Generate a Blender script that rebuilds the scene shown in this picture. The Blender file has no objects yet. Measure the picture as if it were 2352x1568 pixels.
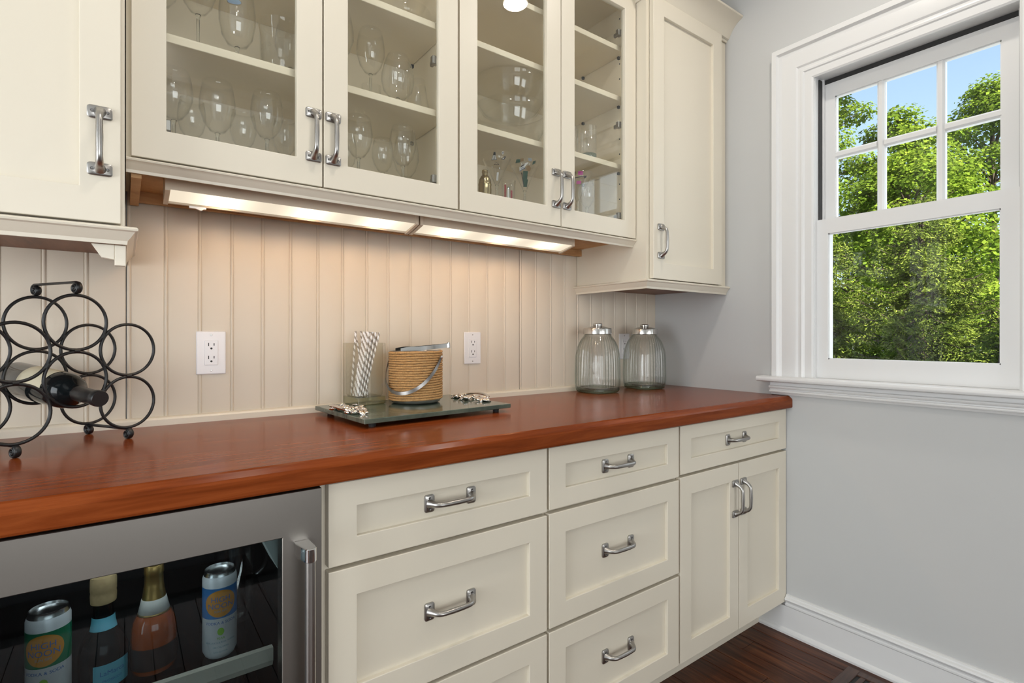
import bpy, bmesh, math, random
import numpy as np
from mathutils import Vector, Matrix
random.seed(7); RNG = np.random.default_rng(11)
S = bpy.context.scene
COL = S.collection
PI = math.pi
# ------------------------------------------------------------------ camera, world, light
cam_d = bpy.data.cameras.new('camera'); cam = bpy.data.objects.new('camera', cam_d); COL.objects.link(cam)
cam_d.sensor_width = 36.0; cam_d.lens = 1208.0/2352.0*36.0; cam_d.shift_y = -12.0/2352.0
cam_d.clip_start = 0.02; cam_d.clip_end = 300
cam.location = (-2.078, -1.643, 1.149); cam.rotation_euler = (PI/2, 0, -math.radians(36.43))
S.camera = cam
S.cycles.transparent_max_bounces = 48; S.cycles.max_bounces = 12
S.view_settings.view_transform = 'Standard'; S.view_settings.look = 'None'
S.view_settings.gamma = 1.0; S.view_settings.use_curve_mapping = False
S.view_settings.exposure = 0.16
W = bpy.data.worlds.new('sky'); S.world = W; W.use_nodes = True
nt = W.node_tree; bg = nt.nodes['Background']
sky = nt.nodes.new('ShaderNodeTexSky'); sky.sky_type = 'HOSEK_WILKIE'
sky.sun_direction = Vector((-0.25, -0.70, 0.67)).normalized(); sky.turbidity = 4.0; sky.ground_albedo = 0.3
hsv = nt.nodes.new('ShaderNodeHueSaturation'); hsv.inputs['Saturation'].default_value = 0.80
nt.links.new(sky.outputs[0], hsv.inputs['Color']); nt.links.new(hsv.outputs[0], bg.inputs[0]); bg.inputs[1].default_value = 7.0
def light(name, kind, loc, energy, color=(1,1,1), rot=(0,0,0), size=None, size_y=None, **kw):
    d = bpy.data.lights.new(name, kind); d.energy = energy; d.color = color
    if size is not None:
        if kind == 'AREA':
            d.size = size
            if size_y: d.shape = 'RECTANGLE'; d.size_y = size_y
        elif kind in ('POINT','SPOT'): d.shadow_soft_size = size
    for k, v in kw.items(): setattr(d, k, v)
    o = bpy.data.objects.new(name, d); COL.objects.link(o); o.location = loc; o.rotation_euler = rot
    return o
sun = light('sun', 'SUN', (0,0,20), 17.0, (1.0,0.95,0.86))
sun.rotation_euler = Vector((0.25, 0.70, -0.67)).to_track_quat('-Z','Y').to_euler(); sun.data.angle = 0.02
# added fill at the left end and in the unseen kitchen, and sky light at the window
light('left_end_fill', 'AREA', (-4.52,-1.35,1.15), 56, (0.93,0.97,1.0), (0,-PI/2,0), 1.9, 1.35)  # soft fill added from the left end, which is out of view
light('kitchen_fill', 'AREA', (-1.75,-6.5,1.35), 118, (0.95,0.98,1.0), (PI/2,0,0), 3.9, 2.0)  # fill added for the cabinet fronts; no window is built behind it
light('window_daylight', 'AREA', (0.16,-1.02,1.55), 3, (0.93,0.97,1.0), (0,PI/2,0), 1.1, 0.56)

# ------------------------------------------------------------------ helpers
def tag(o, label=None, cat=None, group=None, kind=None):
    if label: o['label'] = label
    if cat: o['category'] = cat
    if group: o['group'] = group
    if kind: o['kind'] = kind
    return o
def thing(name, label, cat, loc=(0,0,0), group=None, rotz=0):
    o = bpy.data.objects.new(name, None); COL.objects.link(o); o.empty_display_size = 0.05
    o.location = loc; o.rotation_euler = (0,0,rotz)
    return tag(o, label, cat, group)
def link(name, me, parent=None, loc=None, rot=None):
    """mesh in world coordinates unless loc is given"""
    o = bpy.data.objects.new(name, me); COL.objects.link(o)
    if loc is not None: o.location = loc
    if rot is not None: o.rotation_euler = rot
    if parent is not None:
        o.parent = parent
        if parent.type == 'EMPTY' and not parent.get('_local'):
            o.matrix_parent_inverse = Matrix.LocRotScale(parent.location, parent.rotation_euler, None).inverted()
    return o
class MB:
    def __init__(s): s.v = []; s.f = []; s.m = []
    def add(s, vs, fs, m=0):
        n = len(s.v); s.v += [tuple(p) for p in vs]; s.f += [tuple(i+n for i in f) for f in fs]; s.m += [m]*len(fs); return s
    def box(s, x0,x1,y0,y1,z0,z1, m=0):
        v = [(x0,y0,z0),(x1,y0,z0),(x1,y1,z0),(x0,y1,z0),(x0,y0,z1),(x1,y0,z1),(x1,y1,z1),(x0,y1,z1)]
        return s.add(v, [(0,3,2,1),(4,5,6,7),(0,1,5,4),(1,2,6,5),(2,3,7,6),(3,0,4,7)], m)
    def lathe(s, prof, n=32, c=(0,0,0), m=0, axis=None, rfun=None):
        vs = []; fs = []
        for (r, z) in prof:
            for k in range(n):
                t = 2*PI*k/n; rr = r*(rfun(t, z) if rfun else 1)
                vs.append((c[0]+rr*math.cos(t), c[1]+rr*math.sin(t), c[2]+z))
        for i in range(len(prof)-1):
            for k in range(n):
                k2 = (k+1) % n; a = i*n
                if prof[i][0] < 1e-6 and prof[i+1][0] < 1e-6: continue
                fs.append((a+k, a+k2, a+n+k2, a+n+k))
        return s.add(vs, fs, m)
    def tube(s, path, r, n=8, closed=False, m=0, cap=True, up=None, flat=1.0):
        P = [Vector(p) for p in path]; N = len(P); vs = []; fs = []
        rs = r if hasattr(r, '__len__') else [r]*N
        ref = Vector(up) if up else None; prev = None
        for i in range(N):
            if closed: t = (P[(i+1) % N]-P[i-1]).normalized()
            else: t = (P[min(i+1,N-1)]-P[max(i-1,0)]).normalized()
            if ref is not None: u = ref - t*ref.dot(t)
            elif prev is None:
                u = t.orthogonal()
            else: u = prev - t*prev.dot(t)
            u.normalize(); prev = u; w = t.cross(u)
            for k in range(n):
                a = 2*PI*k/n; vs.append(P[i]+u*math.cos(a)*rs[i]+w*math.sin(a)*rs[i]*flat)
        R = N if closed else N-1
        for i in range(R):
            j = (i+1) % N
            for k in range(n):
                k2 = (k+1) % n; fs.append((i*n+k, i*n+k2, j*n+k2, j*n+k))
        if cap and not closed:
            fs.append(tuple(range(n-1,-1,-1))); fs.append(tuple((N-1)*n+k for k in range(n)))
        return s.add(vs, fs, m)
    def prism(s, poly, axis, a0, a1, m=0):
        """extrude a closed 2-D polygon along an axis. axis 'x': poly=(y,z); 'y': (x,z); 'z': (x,y)"""
        n = len(poly)
        mk = {'x': lambda p,a:(a,p[0],p[1]), 'y': lambda p,a:(p[0],a,p[1]), 'z': lambda p,a:(p[0],p[1],a)}[axis]
        vs = [mk(p,a0) for p in poly]+[mk(p,a1) for p in poly]
        fs = [tuple(range(n-1,-1,-1)), tuple(range(n,2*n))]+[(i,(i+1)%n,n+(i+1)%n,n+i) for i in range(n)]
        return s.add(vs, fs, m)
    def sweep(s, path, prof, m=0, frame=None):
        """mitred sweep. path: points in a plane; frame: (normal of that plane). prof: (out, along normal)"""
        Nn = Vector(frame or (0,0,1)); P = [Vector(p) for p in path]; vs = []; fs = []; n = len(prof)
        D = [(P[i+1]-P[i]).normalized() for i in range(len(P)-1)]
        for i, p in enumerate(P):
            d0 = D[max(i-1,0)]; d1 = D[min(i,len(D)-1)]
            o0 = d0.cross(Nn); o1 = d1.cross(Nn); b = (o0+o1).normalized(); b = b/max(b.dot(o0),1e-3)
            for (o, h) in prof: vs.append(p + b*o + Nn*h)
        for i in range(len(P)-1):
            for k in range(n):
                k2 = (k+1) % n; fs.append((i*n+k, i*n+k2, (i+1)*n+k2, (i+1)*n+k))
        fs.append(tuple(range(n-1,-1,-1))); L = (len(P)-1)*n; fs.append(tuple(L+k for k in range(n)))
        return s.add(vs, fs, m)
    def mesh(s, name, mats, smooth=False, bevel=0, seg=1, ang=None, weld=False):
        me = bpy.data.meshes.new(name); me.from_pydata(s.v, [], s.f)
        for i, mi in enumerate(s.m): me.polygons[i].material_index = mi
        bm = bmesh.new(); bm.from_mesh(me)
        if weld: bmesh.ops.remove_doubles(bm, verts=bm.verts, dist=1e-6)
        bmesh.ops.dissolve_degenerate(bm, dist=1e-7, edges=bm.edges)
        bmesh.ops.recalc_face_normals(bm, faces=bm.faces)
        if bevel:
            es = [e for e in bm.edges if len(e.link_faces) == 2 and e.calc_face_angle(0) > 0.35]
            bmesh.ops.bevel(bm, geom=es, offset=bevel, segments=seg, affect='EDGES', profile=0.5, clamp_overlap=True)
        bm.to_mesh(me); bm.free()
        for mt in (mats if isinstance(mats,(list,tuple)) else [mats]): me.materials.append(mt)
        if smooth: me.shade_smooth()
        if smooth and ang:
            try: me.set_sharp_from_angle(angle=ang)
            except Exception: pass
        return me
    def obj(s, name, mats, parent=None, loc=None, rot=None, **kw):
        return link(name, s.mesh(name, mats, **kw), parent, loc, rot)
def struct(o): o['kind'] = 'structure'; return o

# ------------------------------------------------------------------ materials
def mat(name, col, rough=0.5, metal=0.0, spec=0.5, coat=0.0, bump=None, vary=None, emit=None, estr=0, coatr=0.05):
    m = bpy.data.materials.new(name); m.use_nodes = True; t = m.node_tree; p = t.nodes['Principled BSDF']
    p.inputs['Base Color'].default_value = (*col,1); p.inputs['Roughness'].default_value = rough
    p.inputs['Metallic'].default_value = metal; p.inputs['Specular IOR Level'].default_value = spec
    p.inputs['Coat Weight'].default_value = coat; p.inputs['Coat Roughness'].default_value = coatr
    if emit: p.inputs['Emission Color'].default_value = (*emit,1); p.inputs['Emission Strength'].default_value = estr
    tc = t.nodes.new('ShaderNodeTexCoord')
    def noise(scale, det=3, vec=None, rough=0.5):
        n = t.nodes.new('ShaderNodeTexNoise'); n.inputs['Scale'].default_value = scale; n.inputs['Detail'].default_value = det
        n.inputs['Roughness'].default_value = rough
        if vec is not None:
            mp = t.nodes.new('ShaderNodeMapping'); mp.inputs['Scale'].default_value = vec
            t.links.new(tc.outputs['Object'], mp.inputs[0]); t.links.new(mp.outputs[0], n.inputs['Vector'])
        else: t.links.new(tc.outputs['Object'], n.inputs['Vector'])
        return n
    if vary:                               # (scale, stretch, second colour, lo, hi)
        sc, st, c2, lo, hi = vary
        n = noise(sc, 5, st, 0.6); r = t.nodes.new('ShaderNodeValToRGB')
        r.color_ramp.elements[0].position = lo; r.color_ramp.elements[1].position = hi
        r.color_ramp.elements[0].color = (*col,1); r.color_ramp.elements[1].color = (*c2,1)
        t.links.new(n.outputs[0], r.inputs[0]); t.links.new(r.outputs[0], p.inputs['Base Color'])
    if bump:                               # (scale, stretch, strength)
        sc, st, k = bump
        n = noise(sc, 3, st); b = t.nodes.new('ShaderNodeBump'); b.inputs['Strength'].default_value = k; b.inputs['Distance'].default_value = 0.001
        t.links.new(n.outputs[0], b.inputs['Height']); t.links.new(b.outputs[0], p.inputs['Normal'])
    return m
def glass_mat(name, tint=(0.97,0.985,0.98), edge=(0.62,0.68,0.66), f0=0.04, epow=2.2, gloss=(1,1,1)):
    m = bpy.data.materials.new(name); m.use_nodes = True; t = m.node_tree; t.nodes.clear()
    o = t.nodes.new('ShaderNodeOutputMaterial'); mx = t.nodes.new('ShaderNodeMixShader')
    tr = t.nodes.new('ShaderNodeBsdfTransparent'); gl = t.nodes.new('ShaderNodeBsdfGlossy'); gl.inputs['Roughness'].default_value = 0.0
    gl.inputs['Color'].default_value = (*gloss,1)
    lw = t.nodes.new('ShaderNodeLayerWeight'); lw.inputs[0].default_value = 0.5
    def mth(op, a, b=None):
        n = t.nodes.new('ShaderNodeMath'); n.operation = op; n.use_clamp = True
        for i, x in enumerate((a,b)):
            if x is None: continue
            if isinstance(x,(int,float)): n.inputs[i].default_value = x
            else: t.links.new(x, n.inputs[i])
        return n.outputs[0]
    fc = lw.outputs['Facing']; p5 = mth('POWER', fc, 5.0); fr = mth('ADD', mth('MULTIPLY', p5, 1-f0), f0)
    mc = t.nodes.new('ShaderNodeMix'); mc.data_type = 'RGBA'
    t.links.new(mth('POWER', fc, epow), mc.inputs[0]); mc.inputs[6].default_value = (*tint,1); mc.inputs[7].default_value = (*edge,1)
    t.links.new(mc.outputs[2], tr.inputs[0]); t.links.new(fr, mx.inputs[0])
    t.links.new(tr.outputs[0], mx.inputs[1]); t.links.new(gl.outputs[0], mx.inputs[2]); t.links.new(mx.outputs[0], o.inputs[0])
    return m
CREAM = mat('cream_paint', (0.72,0.66,0.545), 0.36, bump=(160,None,0.03))
CREAM_IN = mat('cream_interior', (0.88,0.78,0.60), 0.45)
BEAD = mat('beadboard_paint', (0.66,0.585,0.475), 0.42)
GREY = mat('grey_wall_paint', (0.515,0.52,0.515), 0.7, bump=(220,None,0.04))
WHITE = mat('white_trim_paint', (0.70,0.70,0.695), 0.32)
CEIL = mat('ceiling_paint', (0.80,0.80,0.78), 0.8)
def wood(name, c1, c2, c3, stretch, scale, rough, coat, bump=0.05, coatr=0.12):
    m = mat(name, c1, rough, coat=coat, coatr=coatr); t = m.node_tree; p = t.nodes['Principled BSDF']
    tc = t.nodes.new('ShaderNodeTexCoord'); mp = t.nodes.new('ShaderNodeMapping'); mp.inputs['Scale'].default_value = stretch
    t.links.new(tc.outputs['Object'], mp.inputs[0])
    n = t.nodes.new('ShaderNodeTexNoise'); n.inputs['Scale'].default_value = scale; n.inputs['Detail'].default_value = 7; n.inputs['Roughness'].default_value = 0.62; n.inputs['Distortion'].default_value = 0.6
    t.links.new(mp.outputs[0], n.inputs['Vector']); r = t.nodes.new('ShaderNodeValToRGB')
    r.color_ramp.elements[0].position = 0.3; r.color_ramp.elements[1].position = 0.72; e = r.color_ramp.elements.new(0.5)
    r.color_ramp.elements[0].color = (*c1,1); e.color = (*c2,1); r.color_ramp.elements[2].color = (*c3,1)
    t.links.new(n.outputs[0], r.inputs[0]); t.links.new(r.outputs[0], p.inputs['Base Color'])
    b = t.nodes.new('ShaderNodeBump'); b.inputs['Strength'].default_value = bump; b.inputs['Distance'].default_value = 0.001
    t.links.new(n.outputs[0], b.inputs['Height']); t.links.new(b.outputs[0], p.inputs['Normal'])
    return m
CHERRY = wood('cherry_wood', (0.130,0.025,0.005), (0.195,0.041,0.009), (0.262,0.063,0.015), (1.2,16,16), 3.2, 0.20, 0.0, 0.03)
CHERRY.node_tree.nodes['Principled BSDF'].inputs['Specular IOR Level'].default_value = 0.09
FLOORW = wood('dark_oak_floor', (0.018,0.006,0.003), (0.065,0.020,0.009), (0.145,0.052,0.021), (22,1.6,10), 2.4, 0.34, 0.0, 0.12)
FLOORW.node_tree.nodes['Principled BSDF'].inputs['Specular IOR Level'].default_value = 0.25
VENTW = wood('vent_oak', (0.022,0.009,0.006), (0.05,0.02,0.012), (0.08,0.035,0.02), (2,22,10), 3, 0.4, 0.2, 0.1)
BROWNW = wood('cabinet_bottom_wood', (0.11,0.035,0.012), (0.19,0.065,0.022), (0.24,0.09,0.035), (14,1.5,5), 3, 0.45, 0.0, 0.05)
PLY = wood('raw_maple_cleat', (0.36,0.19,0.075), (0.48,0.27,0.115), (0.55,0.33,0.15), (3,3,10), 5, 0.6, 0.0, 0.05)
NICKEL = mat('brushed_nickel', (0.40,0.385,0.365), 0.33, 1.0, bump=(300,(1,1,1),0.05))
CHROME = mat('polished_chrome', (0.78,0.78,0.77), 0.07, 1.0)
SILVER = mat('bright_silver', (0.82,0.79,0.76), 0.12, 1.0, bump=(60,None,0.5))
STEEL = mat('stainless_steel', (0.25,0.232,0.21), 0.38, 1.0, bump=(90,(1,1,60),0.02))
DARK = mat('dark_recess', (0.02,0.02,0.02), 0.6)
SCREW = mat('screw_steel', (0.16,0.155,0.15), 0.4, 1.0)
IRON = mat('black_wrought_iron', (0.010,0.011,0.012), 0.38, 0.0, 0.5, bump=(120,None,0.12))
PLASTIC = mat('white_plastic', (0.80,0.79,0.80), 0.3)
GLASS = glass_mat('clear_glass', (0.997,0.998,0.996), (0.86,0.87,0.85), 0.05, 3.5)
PANE = glass_mat('pane_glass', (0.97,0.98,0.975), (0.9,0.93,0.92), 0.055, 5)
WPANE = glass_mat('window_glass', (0.985,0.99,0.985), (0.9,0.93,0.92), 0.015, 5)
JAR = glass_mat('jar_glass', (0.997,0.998,0.996), (0.58,0.63,0.60), 0.04, 1.35)
JARB = glass_mat('jar_base_glass', (0.72,0.80,0.74), (0.20,0.30,0.24), 0.09, 1.4)
def solid_glass(name, col, mixin=1.0, thin=None, rough=0.0):
    m = thin.copy() if thin else bpy.data.materials.new(name); m.name = name
    if not thin:
        m.use_nodes = True; t = m.node_tree; t.nodes.clear(); o = t.nodes.new('ShaderNodeOutputMaterial')
    else:
        t = m.node_tree; o = [n for n in t.nodes if n.type == 'OUTPUT_MATERIAL'][0]
    g = t.nodes.new('ShaderNodeBsdfGlass'); g.inputs['Color'].default_value = (*col,1); g.inputs['IOR'].default_value = 1.45; g.inputs['Roughness'].default_value = rough
    if thin:
        src = o.inputs[0].links[0].from_socket; mx = t.nodes.new('ShaderNodeMixShader'); mx.inputs[0].default_value = mixin
        t.links.new(src, mx.inputs[1]); t.links.new(g.outputs[0], mx.inputs[2]); t.links.new(mx.outputs[0], o.inputs[0])
    else: t.links.new(g.outputs[0], o.inputs[0])
    return m
JARR = solid_glass('ribbed_jar_glass', (0.98,0.99,0.98), 0.05, JAR)
SOLID = solid_glass('solid_glass', (0.97,0.98,0.97))
LIDM = mat('brushed_lid_steel', (0.60,0.585,0.56), 0.20, 1.0)
STRAP = mat('dull_steel_strap', (0.30,0.29,0.28), 0.30, 1.0)
VASEG = glass_mat('vase_glass', (0.992,0.992,0.98), (0.58,0.58,0.48), 0.04, 2.2)
VASEB = glass_mat('vase_base_glass', (0.80,0.81,0.68), (0.50,0.51,0.38), 0.10, 1.8)
FRIDGEG = glass_mat('tinted_fridge_glass', (0.60,0.64,0.65), (0.5,0.55,0.56), 0.022, 5)
UNDERLENS = None

# ------------------------------------------------------------------ room shell
XL, YF, H = -4.6, -2.3, 2.74
fl = struct(MB().box(XL,0.0,YF-0.1,0.0,-0.05,-0.012).obj('floor', mat('subfloor', (0.02,0.01,0.006), 0.8)))
pw = 0.083; i = 0; x = 0.0
while x > XL+0.01:
    x0 = max(x-pw, XL); cut = YF+0.25+((i*0.73) % 1.6)
    for (a, b) in ((YF, cut), (cut+0.0012, 0.0)):
        MB().box(x0+0.0007, x-0.0007, a, b, -0.012, -0.0005*(i % 3)).obj('plank', FLOORW, fl, bevel=0.0012)
    x = x0; i += 1
struct(MB().box(XL-0.15,0.15,YF-0.15,0.15,H,H+0.12).obj('ceiling', CEIL))
wb = struct(MB().box(XL-0.15,0.15,0.012,0.15,0.0,H).obj('wall_back', GREY))
# beadboard: every board its own part
JX = [-2.2331,-2.1557,-2.0741,-1.9934,-1.9169,-1.8396,-1.7605,-1.6847,-1.6056,-1.5298,-1.451,-1.3784,-1.2987,-1.2213,-1.1417,-1.0652,-0.985,-0.9048,-0.8293,-0.7503,-0.6723,-0.5968,-0.5209,-0.4421,-0.3644,-0.2909,-0.2173,-0.1409,-0.0671,0.0]
while JX[0] > -3.3: JX.insert(0, JX[0]-0.0778)
def board(x0, x1, z0, z1, gap=0.0):
    a = x0+gap
    q = [(a,0.012),(a,0.0012)]
    for k in range(0,7):                                   # round bead on the left edge
        t = PI-PI*k/6; q.append((a+0.0045+0.0035*math.cos(t), 0.0008-0.0026*math.sin(t)))
    q += [(a+0.0086,0.0010),(a+0.0102,0.0002),(x1-0.0012,0.0),(x1,0.0014),(x1,0.012)]
    return MB().prism(q, 'z', z0, z1).obj('board', BEAD, wb, smooth=True, ang=0.6)
for k in range(len(JX)-1):
    seam = abs(JX[k]+2.0741) < 1e-3 or abs(JX[k]+0.8293) < 1e-3 or abs(JX[k]+0.5209) < 1e-3
    board(JX[k], JX[k+1], 0.90, 1.60, 0.0022 if seam else 0.0)
# thin quarter-round strip along the back of the worktop
MB().prism([(0.0,0.917),(-0.016,0.917),(-0.016,0.934),(-0.013,0.9385),(-0.008,0.9405),(0.0,0.941)], 'x', -3.3, -0.5209).obj('trim_1', CREAM)
struct(bpy.data.objects['trim_1'])
# right wall with the window opening
WY0, WY1, WZ0, WZ1 = -1.300, -0.727, 0.975, 2.125
m_ = MB()
m_.box(0,0.15,WY1,0.15,0,H); m_.box(0,0.15,YF-0.15,WY0,0,H); m_.box(0,0.15,WY0,WY1,0,WZ0); m_.box(0,0.15,WY0,WY1,WZ1,H)
struct(m_.obj('wall_right', GREY))
# wall behind the camera with a cased opening, end wall with an added glazed door
m_ = MB(); OX1 = -1.29; OX0 = -2.80; OZ = 2.43
PX0, PX1, PZ = -1.02, -0.14, 2.04  # unseen doorway added so the kitchen fill reaches the right-hand cabinets
m_.box(XL-0.15,OX0,YF-0.12,YF,0,H); m_.box(OX1,PX0,YF-0.12,YF,0,H); m_.box(PX1,0.0,YF-0.12,YF,0,H); m_.box(PX0,PX1,YF-0.12,YF,PZ,H); m_.box(OX0,OX1,YF-0.12,YF,OZ,H)
struct(m_.obj('wall_front', GREY))
struct(MB().sweep([(OX1,YF,0),(OX1,YF,OZ),(OX0,YF,OZ),(OX0,YF,0)], [(0,0),(0,0.018),(-0.06,0.02),(-0.07,0.03),(-0.105,0.032),(-0.11,0.0)], frame=(0,1,0)).obj('trim_2', WHITE))
struct(MB().sweep([(PX1,YF,0),(PX1,YF,PZ),(PX0,YF,PZ),(PX0,YF,0)], [(0,0),(0,0.018),(-0.06,0.02),(-0.07,0.03),(-0.095,0.032),(-0.10,0.0)], frame=(0,1,0)).obj('trim_5', WHITE))  # casing of the added doorway
m_ = MB(); DY0, DY1, DZ = -2.05, -0.70, 2.15
m_.box(XL-0.12,XL,YF-0.12,DY0,0,H); m_.box(XL-0.12,XL,DY1,0.012,0,H); m_.box(XL-0.12,XL,DY0,DY1,DZ,H)
struct(m_.obj('wall_left', GREY))
d1 = struct(MB().box(XL-0.09,XL-0.04,DY0,DY0+0.09,0,DZ).box(XL-0.09,XL-0.04,DY1-0.09,DY1,0,DZ).box(XL-0.09,XL-0.04,DY0+0.09,DY1-0.09,0,0.2).box(XL-0.09,XL-0.04,DY0+0.09,DY1-0.09,DZ-0.1,DZ).obj('added_door_1', WHITE, bevel=0.003))  # unseen door added to go with the fill from the left
MB().box(XL-0.068,XL-0.062,DY0+0.09,DY1-0.09,0.2,DZ-0.1).obj('pane', PANE, d1)
# kitchen seen only as a reflection beyond the cased opening
struct(MB().box(-4.2,0.3,-6.6,YF-0.12,-0.05,0).obj('floor_kitchen', mat('kitchen_floor', (0.03,0.012,0.007), 0.8, spec=0.1)))
struct(MB().box(-4.2,0.3,-6.6,YF-0.12,H,H+0.1).obj('ceiling_kitchen', CEIL))
KW = mat('kitchen_wall', (0.42,0.42,0.40), 0.7)
struct(MB().box(-4.2,0.3,-6.7,-6.6,0,H).obj('wall_kitchen_far', KW)); struct(MB().box(-4.3,-4.2,-6.7,YF-0.12,0,H).obj('wall_kitchen_left', KW)); struct(MB().box(0.2,0.3,-6.6,YF-0.15,0,H).obj('wall_kitchen_right', KW))

# baseboards
BBP = [(0,0),(0.024,0),(0.024,0.008),(0.021,0.016),(0.014,0.021),(0.0135,0.104),(0.0165,0.108),(0.0165,0.113),(0.013,0.117),(0.0135,0.122),(0.020,0.127),(0.0225,0.132),(0.020,0.1375),(0.013,0.1405),(0.012,0.145),(0.006,0.1478),(0,0.148)]
struct(MB().sweep([(0,-0.632,0),(0,YF,0)], BBP).obj('baseboard_right', WHITE))
MB().sweep([(0,-0.505,0),(0,-0.632,0)], BBP[:6]+[(0,0.104)]).obj('return', WHITE, bpy.data.objects['baseboard_right'])
struct(MB().sweep([(PX0-0.10,YF,0),(OX1+0.11,YF,0)], BBP).obj('baseboard_front', WHITE))

# window --------------------------------------------------------------------------
w1 = struct(MB().box(0.0,0.15,WY0,WY0+0.008,WZ0,WZ1).box(0.0,0.15,WY1-0.008,WY1,WZ0,WZ1).box(0.0,0.15,WY0,WY1,WZ1-0.008,WZ1).obj('window_1', WHITE))
casp = [(0.0,0.0),(0.0,0.009),(0.006,0.013),(0.030,0.013),(0.034,0.017),(0.040,0.0185),(0.046,0.0165),(0.052,0.0165),(0.058,0.021),(0.066,0.0225),(0.100,0.0215),(0.112,0.020),(0.122,0.0225),(0.127,0.028),(0.129,0.0315),(0.134,0.032),(0.146,0.032),(0.148,0.030),(0.148,0.0)]
cy1, cy0, cz = WY1-0.006, WY0+0.006, WZ1-0.012
MB().sweep([(0,cy0,0.993),(0,cy0,cz),(0,cy1,cz),(0,cy1,0.993)], casp, frame=(-1,0,0)).obj('casing', WHITE, w1, smooth=True, ang=0.35)
stool = [(0.10,0.993),(-0.052,0.993),(-0.0575,0.9905),(-0.060,0.985),(-0.060,0.981),(-0.0575,0.9755),(-0.052,0.973),(-0.045,0.9715),(0.10,0.9715)]
MB().prism(stool, 'y', -1.49, -0.538).obj('stool', WHITE, w1, smooth=True, ang=0.6)
apr = [(0,0.9715),(-0.020,0.9715),(-0.020,0.962),(-0.022,0.9575),(-0.030,0.9555),(-0.0325,0.951),(-0.030,0.9465),(-0.022,0.9445),(-0.022,0.940),(-0.026,0.938),(-0.0275,0.9345),(-0.026,0.931),(-0.017,0.929),(-0.013,0.9215),(0,0.9205)]
MB().prism(apr, 'y', -1.455, -0.575).obj('apron', WHITE, w1, smooth=True, ang=0.5)
# jamb liners and stops
MB().box(0.048,0.056,WY0+0.008,WY0+0.018,0.99,WZ1-0.008).box(0.048,0.056,WY1-0.018,WY1-0.008,0.99,WZ1-0.008).obj('parting_stop', WHITE, w1)
MB().box(0.0,0.13,WY0+0.008,WY1-0.008,0.955,0.9925).obj('sill', WHITE, w1)
def sash(name, y0, y1, z0, z1, gy0, gy1, gz0, gz1, x0, x1):
    m = MB(); m.box(x0,x1,gy1,y1,z0,z1); m.box(x0,x1,y0,gy0,z0,z1); m.box(x0,x1,gy0,gy1,z0,gz0); m.box(x0,x1,gy0,gy1,gz1,z1)
    s = m.obj(name, WHITE, w1)
    e = 0.0035; xm = (x0+x1)/2; q = MB()                                  # glazing bead
    for (a,b,c,d) in ((gy0,gy0+e,gz0,gz1),(gy1-e,gy1,gz0,gz1),(gy0,gy1,gz0,gz0+e),(gy0,gy1,gz1-e,gz1)): q.box(x0+0.006,xm,a,b,c,d)
    q.obj('glazing_bead', WHITE, s); return s, xm
us, xm = sash('upper_sash', -1.286, -0.741, 1.560, 2.100, -1.2417, -0.7782, 1.585, 2.047, 0.060, 0.092)
ys = [-1.2417, -1.1039, -1.0812, -0.9351, -0.9126, -0.7782]; zs = [1.585, 1.815, 1.8405, 2.047]
for (a,b) in ((ys[0],ys[1]),(ys[2],ys[3]),(ys[4],ys[5])):
    for (c,d) in ((zs[0],zs[1]),(zs[2],zs[3])): MB().box(xm,xm+0.003,a,b,c,d).obj('pane', WPANE, us)
mp_ = lambda y0,y1: [(0.063,y0+0.006),(0.063,y1-0.006),(0.0695,y1),(0.090,y1),(0.090,y0),(0.0695,y0)]
for (a,b) in ((ys[1],ys[2]),(ys[3],ys[4])): MB().prism([(p[0],p[1]) for p in mp_(a,b)], 'z', zs[0], zs[3]).obj('muntin', WHITE, us)
for (a,b) in ((ys[0],ys[1]),(ys[2],ys[3]),(ys[4],ys[5])):
    MB().prism([(p[0],p[1]) for p in mp_(zs[1],zs[2])], 'y', a, b).obj('muntin', WHITE, us)
ls, xm = sash('lower_sash', -1.2925, -0.7225, 0.9935, 1.5835, -1.2485, -0.772, 1.0645, 1.529, 0.016, 0.050)
MB().box(xm,xm+0.003,-1.2485,-0.772,1.0645,1.529).obj('pane', WPANE, ls)
MB().box(0.094,0.099,-1.2417,-0.772,1.540,1.560).obj('weather_strip', DARK, w1)
MB().box(0.058,0.11,WY0+0.010,WY1-0.010,2.101,2.116).obj('head_track', DARK, w1)
MB().box(0.024,0.058,WY1-0.0125,WY1-0.0085,1.585,2.112).obj('jamb_track', DARK, w1)
MB().box(0.024,0.058,WY0+0.0085,WY0+0.0125,0.995,2.112).obj('jamb_track', DARK, w1)

# floor register
fr = thing('floor_register', 'dark oak wooden floor vent lying by the white baseboard', 'vent', (-0.125,-1.02,0))
m_ = MB(); m_.box(-0.20,-0.055,-1.18,-1.14,0.0,0.006); m_.box(-0.20,-0.055,-0.905,-0.868,0.0,0.006); m_.box(-0.20,-0.170,-1.14,-0.905,0,0.006); m_.box(-0.085,-0.055,-1.14,-0.905,0,0.006)
m_.obj('frame', VENTW, fr, bevel=0.0015)
for k in range(8): MB().box(-0.170,-0.085,-1.135+k*0.029,-1.120+k*0.029,0.0,0.004).obj('slat', VENTW, fr)
MB().box(-0.170,-0.085,-1.14,-0.905,0.0,0.0012).obj('duct', DARK, fr)

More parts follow.
